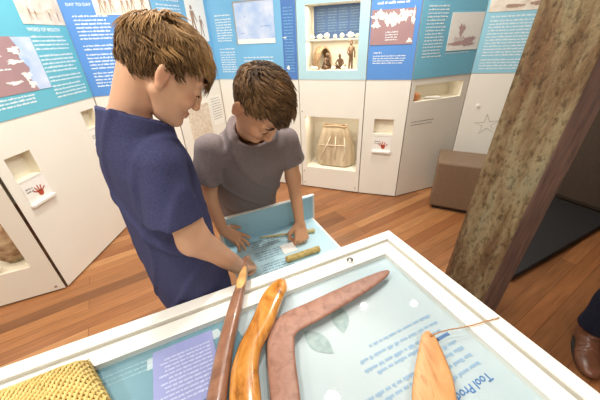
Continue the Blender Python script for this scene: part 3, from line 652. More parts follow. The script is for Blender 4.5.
def slab(a, b, inn, dz, name, m_, rough_=.006):
    """one weathered face of the post, rough to a few millimetres"""
    a, b = np.array(a), np.array(b); nx_, nz_ = 22, 90; nrm = np.array([(b-a)[1], -(b-a)[0]]); nrm /= np.linalg.norm(nrm)
    vs = []; ph = RNG.random((6,))*6
    for i in range(nx_+1):
        for j in range(nz_+1):
            f_ = i/nx_; z = ZC*j/nz_; dd = rough_*(.6*math.sin(f_*17+ph[0]+.7*math.sin(z*1.7))+.5*math.sin(f_*31+z*2.3+ph[1])+.4*math.sin(z*9+f_*8+ph[2])) if 0 < i < nx_ else -.5*rough_
            p_ = a+(b-a)*f_+nrm*dd; vs.append((p_[0]-post.location.x+LEAN(z), p_[1]-post.location.y, z))
    return MB().add(vs, [(i*(nz_+1)+j, (i+1)*(nz_+1)+j, (i+1)*(nz_+1)+j+1, i*(nz_+1)+j+1) for i in range(nx_) for j in range(nz_)]).build(name, m_, post, True)
slab(PL, PM, None, 0, 'lichen_face', M['timber']); slab(PM, PR, None, 0, 'purple_grey_face', M['timber_side'], .003)  # second face is coloured purple-grey, with finer relief
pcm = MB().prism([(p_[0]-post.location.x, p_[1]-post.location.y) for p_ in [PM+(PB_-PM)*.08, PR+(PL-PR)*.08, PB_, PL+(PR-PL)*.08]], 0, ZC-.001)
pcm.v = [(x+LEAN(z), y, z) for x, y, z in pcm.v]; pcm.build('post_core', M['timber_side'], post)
M['black_mat'] = mat('black_plinth', (34, 31, 32), .8, .1, 40)
M['ott'] = mat('brown_vinyl', (128, 104, 82), .55, .06, 30, .15, 300)
M['sofa'] = mat('dark_brown_fabric', (70, 56, 44), .85, .12, 40, .3, 250)
oa = math.atan2(2.184-2.335, 1.539-1.247)
ott = thing('ottoman', 'square brown upholstered ottoman between the display panels and the timber post', 'ottoman', (1.247, 2.335, 0), oa)
MB().box(0, .52, 0, .36, .035, .485).build('cushion', M['ott'], ott, bevel=.018)
MB().box(.03, .49, .03, .33, 0, .035).build('base', M['skirt'], ott)
sa_ = math.radians(26)
pl = MB().prism([(1.40, 1.36), (2.6, 1.93), (3.3, 1.3), (3.9, 2.2), (2.95, 3.0), (2.24, 2.36)], 0, .05).build('low_plinth', M['black_mat'], None, bevel=.004)
tag(pl, 'low black plinth on the floor under the dark sofa', 'plinth')
so = thing('sofa', 'tall dark brown upholstered sofa on a black plinth behind the timber post', 'sofa', (2.39, 2.31, .0505), math.radians(-61))
MB().box(0, .95, .05, .75, .03, .42).build('seat', M['sofa'], so, bevel=.03)
MB().box(0, .95, 0, .16, .03, 1.25).build('backrest', M['sofa'], so, bevel=.05)
MB().box(.03, .92, .03, .72, 0, .03).build('base', M['skirt'], so)
# ------------------------------------------------------------------ people
def nrm(v): v = np.array(v, float); return v/(np.linalg.norm(v)+1e-12)
class Field:
    """signed distance grid with smooth blending, meshed by surface nets"""
    def __init__(s, lo, hi, h):
        s.lo = np.array(lo, float); s.h = h; s.n = np.ceil((np.array(hi)-s.lo)/h).astype(int)+1; s.a = np.ones(tuple(s.n), np.float32)
    def reg(s, lo, hi):
        i0 = np.clip(np.floor((np.array(lo)-s.lo)/s.h).astype(int), 0, s.n-1); i1 = np.clip(np.ceil((np.array(hi)-s.lo)/s.h).astype(int)+1, 1, s.n)
        sl = tuple(slice(a, b) for a, b in zip(i0, i1)); g = [s.lo[k]+s.h*np.arange(i0[k], i1[k], dtype=np.float32) for k in range(3)]
        return sl, np.meshgrid(*g, indexing='ij', sparse=True)
    def op(s, fn, lo, hi, k=0., mode='u'):
        pad = k+3*s.h; sl, (X, Y, Z) = s.reg(np.array(lo)-pad, np.array(hi)+pad)
        if 0 in s.a[sl].shape: return
        d = np.broadcast_to(fn(X, Y, Z), s.a[sl].shape).astype(np.float32); a = s.a[sl]
        if mode == 'u':
            r = np.minimum(a, d)
            if k: r = r-np.maximum(k-np.abs(a-d), 0)**2/(4*k)
        else:
            d = -d; r = np.maximum(a, d)
            if k: r = r+np.maximum(k-np.abs(a-d), 0)**2/(4*k)
        s.a[sl] = r
    def cone(s, p, q, r1, r2, k=.01, mode='u'):
        p = np.array(p, float); q = np.array(q, float); v = q-p; L2 = float(v@v)+1e-9
        def fn(X, Y, Z):
            t = np.clip(((X-p[0])*v[0]+(Y-p[1])*v[1]+(Z-p[2])*v[2])/L2, 0, 1)
            return np.sqrt((X-p[0]-t*v[0])**2+(Y-p[1]-t*v[1])**2+(Z-p[2]-t*v[2])**2)-(r1+(r2-r1)*t)
        m_ = max(r1, r2); s.op(fn, np.minimum(p, q)-m_, np.maximum(p, q)+m_, k, mode)
    def chain(s, pts, rs, k=.01):
        for i in range(len(pts)-1): s.cone(pts[i], pts[i+1], rs[i], rs[i+1], k)
    def sleeve(s, pts, rs, k, tilt=None):
        P_ = [np.array(p, float) for p in pts]; dd = nrm(P_[-1]-P_[-2]); cn = nrm(dd+np.array(tilt)) if tilt is not None else dd; ce = P_[-1]-dd*.005
        def fn(X, Y, Z):
            d = None
            for p, q, r1, r2 in zip(P_[:-1], P_[1:], rs[:-1], rs[1:]):
                v = q-p; t = np.clip(((X-p[0])*v[0]+(Y-p[1])*v[1]+(Z-p[2])*v[2])/(v@v), 0, 1); e = np.sqrt((X-p[0]-t*v[0])**2+(Y-p[1]-t*v[1])**2+(Z-p[2]-t*v[2])**2)-(r1+(r2-r1)*t)
                d = e if d is None else np.minimum(d, e)
            pl = (X-ce[0])*cn[0]+(Y-ce[1])*cn[1]+(Z-ce[2])*cn[2]
            sd = (X-ce[0])*dd[0]+(Y-ce[1])*dd[1]+(Z-ce[2])*dd[2]; rad = np.sqrt(np.maximum((X-ce[0])**2+(Y-ce[1])**2+(Z-ce[2])**2-sd**2, 0))
            return np.maximum(np.maximum(d, pl), -np.maximum(rad-(rs[-1]-.011), -.03-sd))
        m_ = max(rs); s.op(fn, np.min(P_, 0)-m_, np.max(P_, 0)+m_, k)
    def ell(s, c, r, R=None, k=.01, mode='u'):
        c = np.array(c, float); R = np.eye(3) if R is None else R   # columns = local axes
        def fn(X, Y, Z):
            dx, dy, dz = X-c[0], Y-c[1], Z-c[2]; k0 = 0; k1 = 0
            for i in range(3):
                q = dx*R[0, i]+dy*R[1, i]+dz*R[2, i]; k0 = k0+(q/r[i])**2; k1 = k1+(q/r[i]**2)**2
            k0 = np.sqrt(k0); return k0*(k0-1)/(np.sqrt(k1)+1e-9)
        m_ = max(r); s.op(fn, c-m_, c+m_, k, mode)
    def loft(s, rings, side, w, k=.02, e=2.3, grow=0., mode='u'):
        """rings: (centre, half width, half depth) along the axis w"""
        side = np.array(side); w = np.array(w); f = np.cross(w, side); f /= np.linalg.norm(f); side = np.cross(f, w)
        C = np.array([r[0] for r in rings]); ts = (C-C[0])@w; cs = (C-C[0])@side; cf = (C-C[0])@f; A = [r[1]+grow for r in rings]; B = [r[2]+grow for r in rings]; o = C[0]
        def fn(X, Y, Z):
            dx, dy, dz = X-o[0], Y-o[1], Z-o[2]
            t = dx*w[0]+dy*w[1]+dz*w[2]; ps = dx*side[0]+dy*side[1]+dz*side[2]; pf = dx*f[0]+dy*f[1]+dz*f[2]
            a = np.interp(t, ts, A); b = np.interp(t, ts, B)
            kk = (np.abs((ps-np.interp(t, ts, cs))/a)**e+np.abs((pf-np.interp(t, ts, cf))/b)**e)**(1/e)
            return np.maximum((kk-1)*np.minimum(a, b)*1.1, np.maximum(t-ts[-1], ts[0]-t))
        m_ = max(A+B); s.op(fn, C.min(0)-m_, C.max(0)+m_, k, mode)
    def cut(s, p, n_, lo, hi):      # remove what lies on the n_ side of the plane, inside the box
        p = np.array(p); n_ = nrm(n_); s.op(lambda X, Y, Z: -((X-p[0])*n_[0]+(Y-p[1])*n_[1]+(Z-p[2])*n_[2]), lo, hi, 0, 's')
    def wrinkle(s, fn):
        sl, (X, Y, Z) = s.reg(s.lo, s.lo+s.n*s.h); s.a += np.where(s.a < .5, np.minimum(fn(X, Y, Z), .0025), 0).astype(np.float32)
    def mesh(s):
        a = s.a; S = a < 0; n = np.array(a.shape); cnt = np.zeros(n-1, np.uint8); off = [(i, j, k) for i in (0, 1) for j in (0, 1) for k in (0, 1)]
        for o in off: cnt += S[o[0]:n[0]-1+o[0], o[1]:n[1]-1+o[1], o[2]:n[2]-1+o[2]]
        idx = np.argwhere((cnt > 0) & (cnt < 8)); m_ = n-1; fl_ = (idx[:, 0]*m_[1]+idx[:, 1])*m_[2]+idx[:, 2]
        V = {o: a[idx[:, 0]+o[0], idx[:, 1]+o[1], idx[:, 2]+o[2]] for o in off}; P_ = np.zeros((len(idx), 3)); W = np.zeros(len(idx))
        for o in off:
            for ax in range(3):
                if o[ax] == 0:
                    o2 = tuple(1 if q == ax else o[q] for q in range(3)); c = (V[o] < 0) != (V[o2] < 0)
                    t = np.where(c, V[o]/(V[o]-V[o2]+1e-12), 0); p_ = np.zeros((len(idx), 3)); p_[:] = o; p_[:, ax] = t; P_[c] += p_[c]; W += c
        verts = s.lo+s.h*(idx+P_/W[:, None]); F_ = []
        for ax in range(3):
            b, c = (ax+1) % 3, (ax+2) % 3; sl0 = [slice(1, -1)]*3; sl1 = [slice(1, -1)]*3; sl0[ax] = slice(0, -1); sl1[ax] = slice(1, None)
            A_, B_ = S[tuple(sl0)], S[tuple(sl1)]; g = np.argwhere(A_ != B_); base = g.copy(); base[:, b] += 1; base[:, c] += 1; flip = A_[tuple(g.T)]
            def cid(db, dc):
                q = base.copy(); q[:, b] += db; q[:, c] += dc; return np.searchsorted(fl_, (q[:, 0]*m_[1]+q[:, 1])*m_[2]+q[:, 2])
            q = np.stack([cid(-1, -1), cid(0, -1), cid(0, 0), cid(-1, 0)], 1); q[~flip] = q[~flip][:, ::-1]; F_.append(q)
        return verts, np.concatenate(F_)
def fast_mesh(name, verts, quads, m_, parent, colors=None, origin=(0, 0, 0), smooth_it=1):
    verts = np.asarray(verts, float)
    for _ in range(smooth_it):
        acc = np.zeros_like(verts); c = np.zeros(len(verts))
        for i in range(4):
            np.add.at(acc, quads[:, i], verts[quads[:, (i+1) % 4]]); np.add.at(c, quads[:, i], 1); np.add.at(acc, quads[:, i], verts[quads[:, i-1]]); np.add.at(c, quads[:, i], 1)
        verts = verts*.5+.5*acc/np.maximum(c, 1)[:, None]
    me = bpy.data.meshes.new(name); nv, nf = len(verts), len(quads)
    me.vertices.add(nv); me.vertices.foreach_set('co', (verts-np.array(origin)).astype(np.float32).ravel()); me.loops.add(nf*4); me.loops.foreach_set('vertex_index', quads.astype(np.int32).ravel())
    me.polygons.add(nf); me.polygons.foreach_set('loop_start', np.arange(0, nf*4, 4, dtype=np.int32)); me.polygons.foreach_set('loop_total', np.full(nf, 4, np.int32)); me.polygons.foreach_set('use_smooth', np.ones(nf, bool))
    me.update(calc_edges=True); me.validate(); me.materials.append(m_)
    if colors is not None:
        ca = me.color_attributes.new('tone', 'FLOAT_COLOR', 'POINT'); ca.data.foreach_set('color', np.concatenate([colors, np.ones((nv, 1))], 1).astype(np.float32).ravel())
    o = bpy.data.objects.new(name, me); COL.objects.link(o)
    if parent: o.parent = parent
    return o
M['skin'] = attr_mat('skin', 'tone', .5, .12, .4, .1); M['hair'] = attr_mat('hair', 'tone', .55, 0, .25)
M['eye_white'] = mat('eye_white', (236, 232, 226), .2, .02, 10); M['iris'] = mat('iris_brown', (70, 48, 34), .2, .1, 10); M['lash'] = mat('lash_brown', (66, 46, 34), .6, .1, 20)
def rot_about(v, ax, deg):
    a = math.radians(deg); ax = nrm(ax); v = np.array(v); return v*math.cos(a)+np.cross(ax, v)*math.sin(a)+ax*(ax@v)*(1-math.cos(a))
def hand(F, W, d, dors, side, curls, spread=(8, 2, -4, -10), thumb=None, s=1.):
    """wrist, direction to knuckles, back-of-hand normal, thumb-side direction"""
    d = nrm(d); dors = nrm(dors-d*(dors@d)); side = nrm(np.array(side)-d*(np.array(side)@d)-dors*(np.array(side)@dors)); W = np.array(W)
    for i in range(4):
        o = (.027, .009, -.009, -.026)[i]*s; kx = (.076, .081, .077, .068)[i]*s; K = W+d*kx+side*o
        F.cone(W+side*o*.55+d*.006*s, K, .0125*s, .0105*s, .010)
        dr = rot_about(d, dors, -spread[i] if np.cross(dors, d)@side < 0 else spread[i]); L = (.064, .072, .067, .052)[i]*s; p_ = K; ax = np.cross(dr, -dors)
        for j, fr in enumerate((.45, .31, .24)):
            dr = rot_about(dr, ax, curls[i][j]); q = p_+dr*L*fr; F.cone(p_, q, (.0092, .0083, .0076)[j]*s, (.0083, .0076, .0066)[j]*s, .0035); p_ = q
    t1, t2, t3 = thumb or ((.75, .6, -.25), (.35, .9, -.2), (.15, .95, -.25))
    p_ = W+d*.012*s+side*.02*s-dors*.004*s
    for (a, b, c), L, r1, r2 in zip((t1, t2, t3), (.042, .030, .024), (.0135, .0105, .0092), (.0105, .0092, .0078)):
        q = p_+nrm(side*a+d*b+dors*c)*L*s; F.cone(p_, q, r1*s, r2*s, .006); p_ = q
def head(F, c, f, l, u, s=1.):
    R = np.stack([f, l, u], 1); X = lambda x, y, z: c+R@(np.array([x, y, z])*s)
    F.ell(X(-.006, 0, .015), (.097*s, .077*s, .090*s), R, .01); F.ell(X(.042, 0, -.045), (.052*s, .056*s, .082*s), R, .03)
    for q in (1, -1):
        F.cone(X(.0, q*.053, -.055), X(.062, q*.018, -.106), .019*s, .015*s, .025); F.ell(X(.066, q*.037, -.045), (.024*s, .024*s, .022*s), R, .02)
        F.ell(X(.092, q*.032, -.008), (.016*s, .018*s, .011*s), R, .012, 's'); F.ell(X(.080, q*.031, -.010), (.0145*s, .015*s, .0135*s), R, .004)
        F.cone(X(.090, q*.014, .012), X(.080, q*.048, .014), .007*s, .006*s, .012)
        e_ = np.stack([nrm(R@[.93, q*.25, 0]), nrm(R@[-q*.25*q, .93*q, 0]), u], 1)
        F.ell(X(-.006, q*.084, -.016), (.0175*s, .007*s, .029*s), np.stack([nrm(R@[.9, -q*.42, .1]), nrm(R@[q*.42, .9, 0]), nrm(R@[-.1, 0, 1])], 1), .006)
        F.ell(X(.004, q*.095, -.014), (.010*s, .008*s, .017*s), R, .004, 's'); F.ell(X(-.004, q*.085, -.042), (.009*s, .006*s, .009*s), R, .006)
        F.ell(X(.103, q*.0105, -.049), (.009*s, .0075*s, .0075*s), R, .006)
    F.chain([X(.088, 0, .004), X(.100, 0, -.022), X(.109, 0, -.046)], [.0075*s, .0085*s, .0105*s], .012)
    F.ell(X(.079, 0, -.108), (.019*s, .021*s, .016*s), R, .02)
    F.ell(X(.093, 0, -.0745), (.0095*s, .021*s, .0055*s), R, .006); F.ell(X(.0915, 0, -.0845), (.0095*s, .018*s, .006*s), R, .006)
    F.cone(X(.105, -.02, -.0795), X(.105, .02, -.0795), .0022*s, .0022*s, .004, 's')
    return X
def hair(parent, c, f, l, u, s, P_):
    R = np.stack([f, l, u], 1); rng = np.random.default_rng(P_['seed']); E_ = np.array([.097, .077, .090])*s*1.02; off = np.array([-.006, 0, .015])*s
    n = P_['n']; d = rng.normal(size=(n*3, 3)); d /= np.linalg.norm(d, axis=1)[:, None]
    def line(d): # True where hair grows
        x, y, z = d.T; return np.where(x > .45, z > P_['front']+.0*x, np.where(x > -.22, z > np.interp(x, [-.22, -.15, .10, .16, .3, .45], [-.30, .02, .02, -.16, .16, P_['front']]), z > np.interp(x, [-1, -.5, -.22], [P_['nape'], P_['nape'], -.42])))
    d = d[line(d)][:n]; n = len(d); w = nrm(P_['whorl'])
    ncl = P_['clumps']; cl = d[rng.integers(0, n, ncl)]; ci = np.argmax(d@cl.T, 1); crnd = rng.normal(size=(ncl, 6)); ph = crnd[ci]; ind = rng.normal(size=(n, 6))
    p = d*E_; top = np.clip((d[:, 2]+.35)/1.1, 0, 1); front = np.clip(d[:, 0], 0, 1)
    Ls = (P_['side']+(P_['top']-P_['side'])*top+P_['fringe']*front*top)*s*(1+.18*ph[:, 0].clip(-1.5, 1.5)+.08*ind[:, 0]); K = 10; t = None; pts = [p.copy()]
    down = R.T@np.array([0, 0, -1.])
    for k in range(K):
        q = p/E_; r = np.linalg.norm(q, axis=1)[:, None]; nn_ = q/E_; nn_ /= np.linalg.norm(nn_, axis=1)[:, None]
        away = -(w-nn_*(nn_@w)[:, None]); away /= np.linalg.norm(away, axis=1)[:, None]+1e-6
        swirl = np.cross(nn_, away); g = down-nn_*(nn_@down)[:, None]
        v = away+P_['part']*np.array([0, 1., 0])+P_['grav']*g+swirl*(P_['swirl']+.30*ph[:, 1:2]+P_['wave']*np.sin(k*.9+3*ph[:, 2:3])+.10*ind[:, 1:2])
        v += nn_*(.30*(1-k/K)+.16*ph[:, 3:4]*(k < 5)+.05*ind[:, 2:3])*P_['lift']
        v /= np.linalg.norm(v, axis=1)[:, None]; t = v if t is None else .45*t+.55*v; t /= np.linalg.norm(t, axis=1)[:, None]
        p = p+t*(Ls/K)[:, None]; q = p/E_; r = np.linalg.norm(q, axis=1)[:, None]
        mn = 1+(.020+P_['vol']*math.sin(PI*min(1, (k+1)/K*.8))*(.5+.5*top[:, None])*(1+.25*ph[:, 4:5].clip(-1, 1)))
        p = np.where(r < mn, p*mn/r, p); pts.append(p.copy())
    pts = np.stack(pts, 1)+off                                   # n,K+1,3 local
    pts = pts@R.T+c; rad = P_['r']*s*(1+.25*ind[:, 3].clip(-1.5, 1.5))[:, None]*np.interp(np.linspace(0, 1, K+1), [0, .15, .6, 1], [.6, 1, .9, .12])[None]
    tan = np.gradient(pts, axis=1); tan /= np.linalg.norm(tan, axis=2)[:, :, None]+1e-9
    out = pts-(c+R@off); a = np.cross(tan, out); a /= np.linalg.norm(a, axis=2)[:, :, None]+1e-9; b = np.cross(a, tan); vs = []
    for j in range(4):
        an = 2*PI*j/4; vs.append(pts+rad[:, :, None]*(math.cos(an)*a*1.25+math.sin(an)*b*.75))
    V = np.stack(vs, 2).reshape(-1, 3); ids = np.arange(n*(K+1)*4).reshape(n, K+1, 4); Q = np.stack([ids[:, :-1], np.roll(ids, -1, 2)[:, :-1], np.roll(ids, -1, 2)[:, 1:], ids[:, 1:]], -1).reshape(-1, 4)
    lin = lambda c_: np.array(srgb(c_)[:3]); lo_, hi_ = lin(P_['dark']), lin(P_['light']); mix = np.clip(.42+.22*ph[:, 5]+.20*ind[:, 5]+P_.get('tip', .15)*(top-.62), 0, 1)
    col = (lo_+(hi_-lo_)*mix[:, None]); Cc = np.repeat(col, (K+1)*4, 0)
    # scalp cap under the locks
    nu, nv = 48, 32; th = np.linspace(0, PI, nv); phi = np.linspace(0, 2*PI, nu, endpoint=False); D = np.stack([np.sin(th)[:, None]*np.cos(phi), np.sin(th)[:, None]*np.sin(phi), np.repeat(np.cos(th)[:, None], nu, 1)], -1).reshape(-1, 3)
    ok = line(D); CV = (D*E_*1.025+off)@R.T+c; g = np.arange(nu*nv).reshape(nv, nu); CQ = np.stack([g[:-1], g[1:], np.roll(g, -1, 1)[1:], np.roll(g, -1, 1)[:-1]], -1).reshape(-1, 4); CQ = CQ[ok[CQ].all(1)]+len(V)
    V = np.concatenate([V, CV]); Q = np.concatenate([Q, CQ]); Cc = np.concatenate([Cc, np.repeat((lo_*.95+hi_*.05)[None], len(CV), 0)])
    return fast_mesh('hair', V, Q, M['hair'], parent, Cc, parent.location, 0)
def person(label, sp):
    org = np.array(sp['origin']); root = thing('person', label, 'person', tuple(org)); h = sp.get('vox', .003)
    f = nrm(sp['face']); u0 = nrm(sp['up']); l = nrm(np.cross(u0, f)); u = np.cross(f, l); c = np.array(sp['head']); hs = sp.get('hs', 1.)
    pts = [c-.15, c+.15]+[np.array(j)+q for j in sp['joints'] for q in (-.2, .2)]; lo = np.min(pts, 0); hi = np.max(pts, 0); lo[2] = org[2]+.005
    F = Field(lo, hi, h); X = head(F, c, f, l, u, hs); nb = np.array(sp['neck'])
    F.cone(nb-u*.02, X(-.048, 0, -.045), sp['neck_r'], sp['neck_r']*.95, .010)
    for A in sp['arms'] if sp.get('trap') else (): F.cone(nb+u*.01, A['pts'][0], sp['neck_r']*.9, A['r'][0]*.8, .03)
    F.loft(sp['rings'][:-3], sp['side'], sp['axis'], .02, 2.2, -.016)
    for A in sp['arms']:
        F.chain(A['pts'], A['r'], .02); hand(F, **A['hand'])
    for Lg in sp['legs']: F.chain(Lg['pts'], Lg['r'], .02); F.cone(Lg['pts'][-1], np.array(Lg['pts'][-1])*np.array([1, 1, 0])+np.array(Lg['toe'])*.11+np.array([0, 0, org[2]+.034]), .033, .02, .02)
    V, Q = F.mesh(); lin = lambda q: np.array(srgb(q)[:3]); base = lin(sp['skin']); col = np.repeat(base[None], len(V), 0)
    def tint(p_, rad, cc, amt): w = (np.clip(1-np.linalg.norm(V-p_, axis=1)/rad, 0, 1)**.7*amt)[:, None]; col[:] = col*(1-w)+lin(cc)*w
    for q in (1, -1): tint(X(.075, q*.04, -.045), .035*hs, sp['blush'], .5); tint(X(0, q*.085, -.02), .03*hs, sp['blush'], .5)
    tint(X(.112, 0, -.05), .02*hs, sp['blush'], .4)
    for x in (-.014, -.005, .005, .014): tint(X(.098, x, -.079), .011*hs, sp['lips'], .8)
    fast_mesh('body', V, Q, M['skin'], root, col, org)
    hair(root, c, f, l, u, hs, sp['hair'])
    for q in (1, -1):
        R = np.stack([f, l, u], 1); ep = X(.0790, q*.031, -.0125); eo = MB().blob((0, 0, 0), (.0132*hs,)*3, 14, 10).build('eye', M['eye_white'], root, True); eo.location = Vector(ep-org)
        gd = nrm(f-.75*u); ir = MB().blob(gd*.0085*hs, (.0062*hs,)*3, 10, 8).build('iris', M['iris'], eo, True)
        lm = MB(); lp = [X(.0955-.25*abs(y)**1.3, q*.031+y, -.0195+.2*abs(y)) for y in np.linspace(-.014, .014, 9)]; lm.tube([p_-org for p_ in lp], [.0006]+[.0016]*7+[.0006], 6); lm.build('eyelashes', M['lash'], root, True)
        bm_ = MB(); bp = [X(.0965-.1*max(0, y)-.9*max(0, y-.012), q*(.031+y), .017+.004*math.sin((y+.02)*70)) for y in np.linspace(-.018, .02, 9)]; bm_.tube([p_-org for p_ in bp], [.0012, .003, .0036, .0036, .0034, .003, .0025, .002, .001], 6); bm_.build('eyebrow', M['brow_'+sp['key']], root, True)
    # shirt
    lo2 = np.min([np.array(r[0])-.3 for r in sp['rings']], 0); hi2 = np.max([np.array(r[0])+.3 for r in sp['rings']], 0)
    G = Field(lo2, hi2, .0035); G.loft(sp['rings'], sp['side'], sp['axis'], 0, 2.2)
    for A in sp['arms']:
        G.sleeve(A['sleeve'], A['sr'], .014, A.get('cuff'))
    nd = nrm(np.array(sp['collar_n'])); nc = np.array(sp['collar']); G.cut(nc, nd, nc-.12, nc+.12); G.cone(nc-nd*.05, nc+nd*.06, sp['collar_r']*.9, sp['collar_r'], 0, 's')
    G.wrinkle(sp['wrinkle']); V, Q = G.mesh(); so_ = fast_mesh('t_shirt', V, Q, sp['shirt_mat'], root, None, org, 2)
    a1 = nrm(np.cross(nd, nrm(sp['side']))); a2 = np.cross(a1, nd); cr_ = sp['collar_r']
    rp = [nc-org+nd*.0+cr_*1.04*(math.cos(a)*a2+math.sin(a)*a1) for a in np.linspace(0, 2*PI, 41)]; MB().tube(rp, .0065, 8, .8).build('collar', sp['shirt_mat'], so_, True)
    # shorts or trousers
    lo3 = np.min([np.array(q) for Lg in sp['legs'] for q in Lg['pts']], 0)-.25; hi3 = np.max([np.array(q) for Lg in sp['legs'] for q in Lg['pts']], 0)+.25; lo3[2] = org[2]+.01
    B = Field(lo3, hi3, .005)
    for Lg in sp['legs']:
        B.chain(Lg['cloth'], Lg['cr'], .02); q = np.array(Lg['cloth'][-1]); q2 = np.array(Lg['cloth'][-2]); dd = nrm(q-q2); B.cut(q-dd*.02, dd, q-.11, q+.11); B.cone(q-dd*.08, q+dd*.06, Lg['cr'][-1]*.75, Lg['cr'][-1]-.009, 0, 's')
    pv = np.array(sp['pelvis']); B.ell(pv, (.145*sp.get('bs', 1), .11*sp.get('bs', 1), .11), np.stack([nrm(sp['side']), nrm(np.cross([0, 0, 1.], sp['side'])), np.array([0, 0, 1.])], 1), .05)
    B.wrinkle(lambda X, Y, Z: .0025*np.sin(34*Z+9*X)*np.sin(21*X+15*Y)); V, Q = B.mesh(); fast_mesh(sp['bottom'], V, Q, sp['bottom_mat'], root, None, org, 1)
    for Lg in sp['legs']:
        an = np.array(Lg['pts'][-1]); td = nrm(Lg['toe']); sc = sp.get('shoe', 1.); Sh = Field(an-np.array([.3, .3, .2]), an+np.array([.3, .3, .15]), .004); sdv = np.cross([0, 0, 1.], td); zf = org[2]
        g0 = np.array([an[0], an[1], zf]); Rm = np.stack([td, sdv, np.array([0, 0, 1.])], 1)
        Sh.ell(g0+td*.02*sc+np.array([0, 0, .045]), (.085*sc, .038*sc, .055), Rm, .02); Sh.ell(g0+td*.12*sc+np.array([0, 0, .03]), (.085*sc, .044*sc, .037), Rm, .03); Sh.cone(g0+np.array([0, 0, .05]), g0+np.array([0, 0, sp.get('boot', .085)]), .042*sc, .044*sc, .02)
        Sh.cut(g0+np.array([0, 0, .004]), (0, 0, -1), g0-.25, g0+.25); (Sh.cone(g0+np.array([0, 0, .07]), g0+np.array([0, 0, .18]), .036*sc, .036*sc, 0, 's') if 'boot' not in sp else None)
        Sh.wrinkle(lambda X, Y, Z: .0016*np.sin(190*((X-g0[0])*td[0]+(Y-g0[1])*td[1])+30*Z)*np.exp(-(((X-g0[0])*td[0]+(Y-g0[1])*td[1])/sc-.085)**2/.0012))
        V, Q = Sh.mesh(); sh = fast_mesh('shoe', V, Q, sp['shoe_mat'], root, None, org, 1)
        sm_ = MB(); oc_ = [(g0-org+td*(.035*sc+x*.105*sc+.03*sc)+sdv*(y*.045*sc)) for x, y in [(math.cos(a)*1.15, math.sin(a)) for a in np.linspace(0, 2*PI, 28, endpoint=False)]]
        sm_.prism([(p_[0], p_[1]) for p_ in oc_], 0, .014).build('sole', M['skirt'], sh)
    return root
def fabric(name, rgb, rgb2):
    return mat(name, rgb, .85, rgb2=rgb2, scale=260, bump=.25, bscale=500, spec=.15)
M['navy_shirt'] = fabric('navy_cotton', (74, 77, 112), (58, 60, 95)); M['grey_shirt'] = fabric('grey_brown_cotton', (136, 124, 123), (114, 103, 104))
M['navy_shorts'] = fabric('dark_navy_cotton', (40, 42, 70), (30, 32, 56)); M['tan_shorts'] = fabric('brown_cotton', (150, 120, 104), (130, 102, 88)); M['jeans'] = fabric('dark_denim', (40, 44, 62), (28, 32, 48)); M['white_top'] = fabric('pale_cotton', (216, 212, 204), (204, 198, 190))
M['sneaker'] = mat('grey_sneaker', (120, 122, 128), .7, .1, 40); M['leather'] = mat('brown_leather', (110, 70, 50), .3, .2, 25, .2, 120)
M['brow_fair'] = mat('fair_brow', (128, 96, 66), .7, .2, 90); M['brow_dark'] = mat('dark_brow', (66, 48, 36), .7, .2, 90)
def hv(deg): return np.array([math.cos(AX+math.radians(deg)), math.sin(AX+math.radians(deg)), 0])   # bearing measured from the case's far edge
UPZ = np.array([0, 0, 1.])
EN = en
# boy in navy: stands left of the open drawer, looking down into it
pit = math.radians(40); hb = hv(2); fb = hv(20); sb_ = np.array([fb[1], -fb[0], 0])       # sb_ = his right
fc = hb*math.cos(pit)-UPZ*math.sin(pit); uc = hb*math.sin(pit)+UPZ*math.cos(pit)
tc_ = lambda z, e, a, b, n=.925: (EN(e, n, z), a, b)
navy_rings = [tc_(.66, -.068, .165, .128), tc_(.80, -.074, .160, .124), tc_(.95, -.080, .158, .118), tc_(1.10, -.085, .165, .115), tc_(1.19, -.092, .168, .108), tc_(1.25, -.098, .150, .098), tc_(1.30, -.090, .115, .092, .915), tc_(1.345, -.078, .098, .088, .905), tc_(1.40, -.07, .09, .085, .905)]
rs1 = EN(-.045, .790, 1.225); re1 = EN(-.020, .775, .975); rw1 = EN(.118, .892, .70)
ls1 = EN(-.14, 1.06, 1.22); le1 = EN(-.13, 1.09, .97); lw1 = EN(-.06, 1.11, .77)
tip = EN(.245, 1.02, .606)
d1 = nrm(tip-rw1)
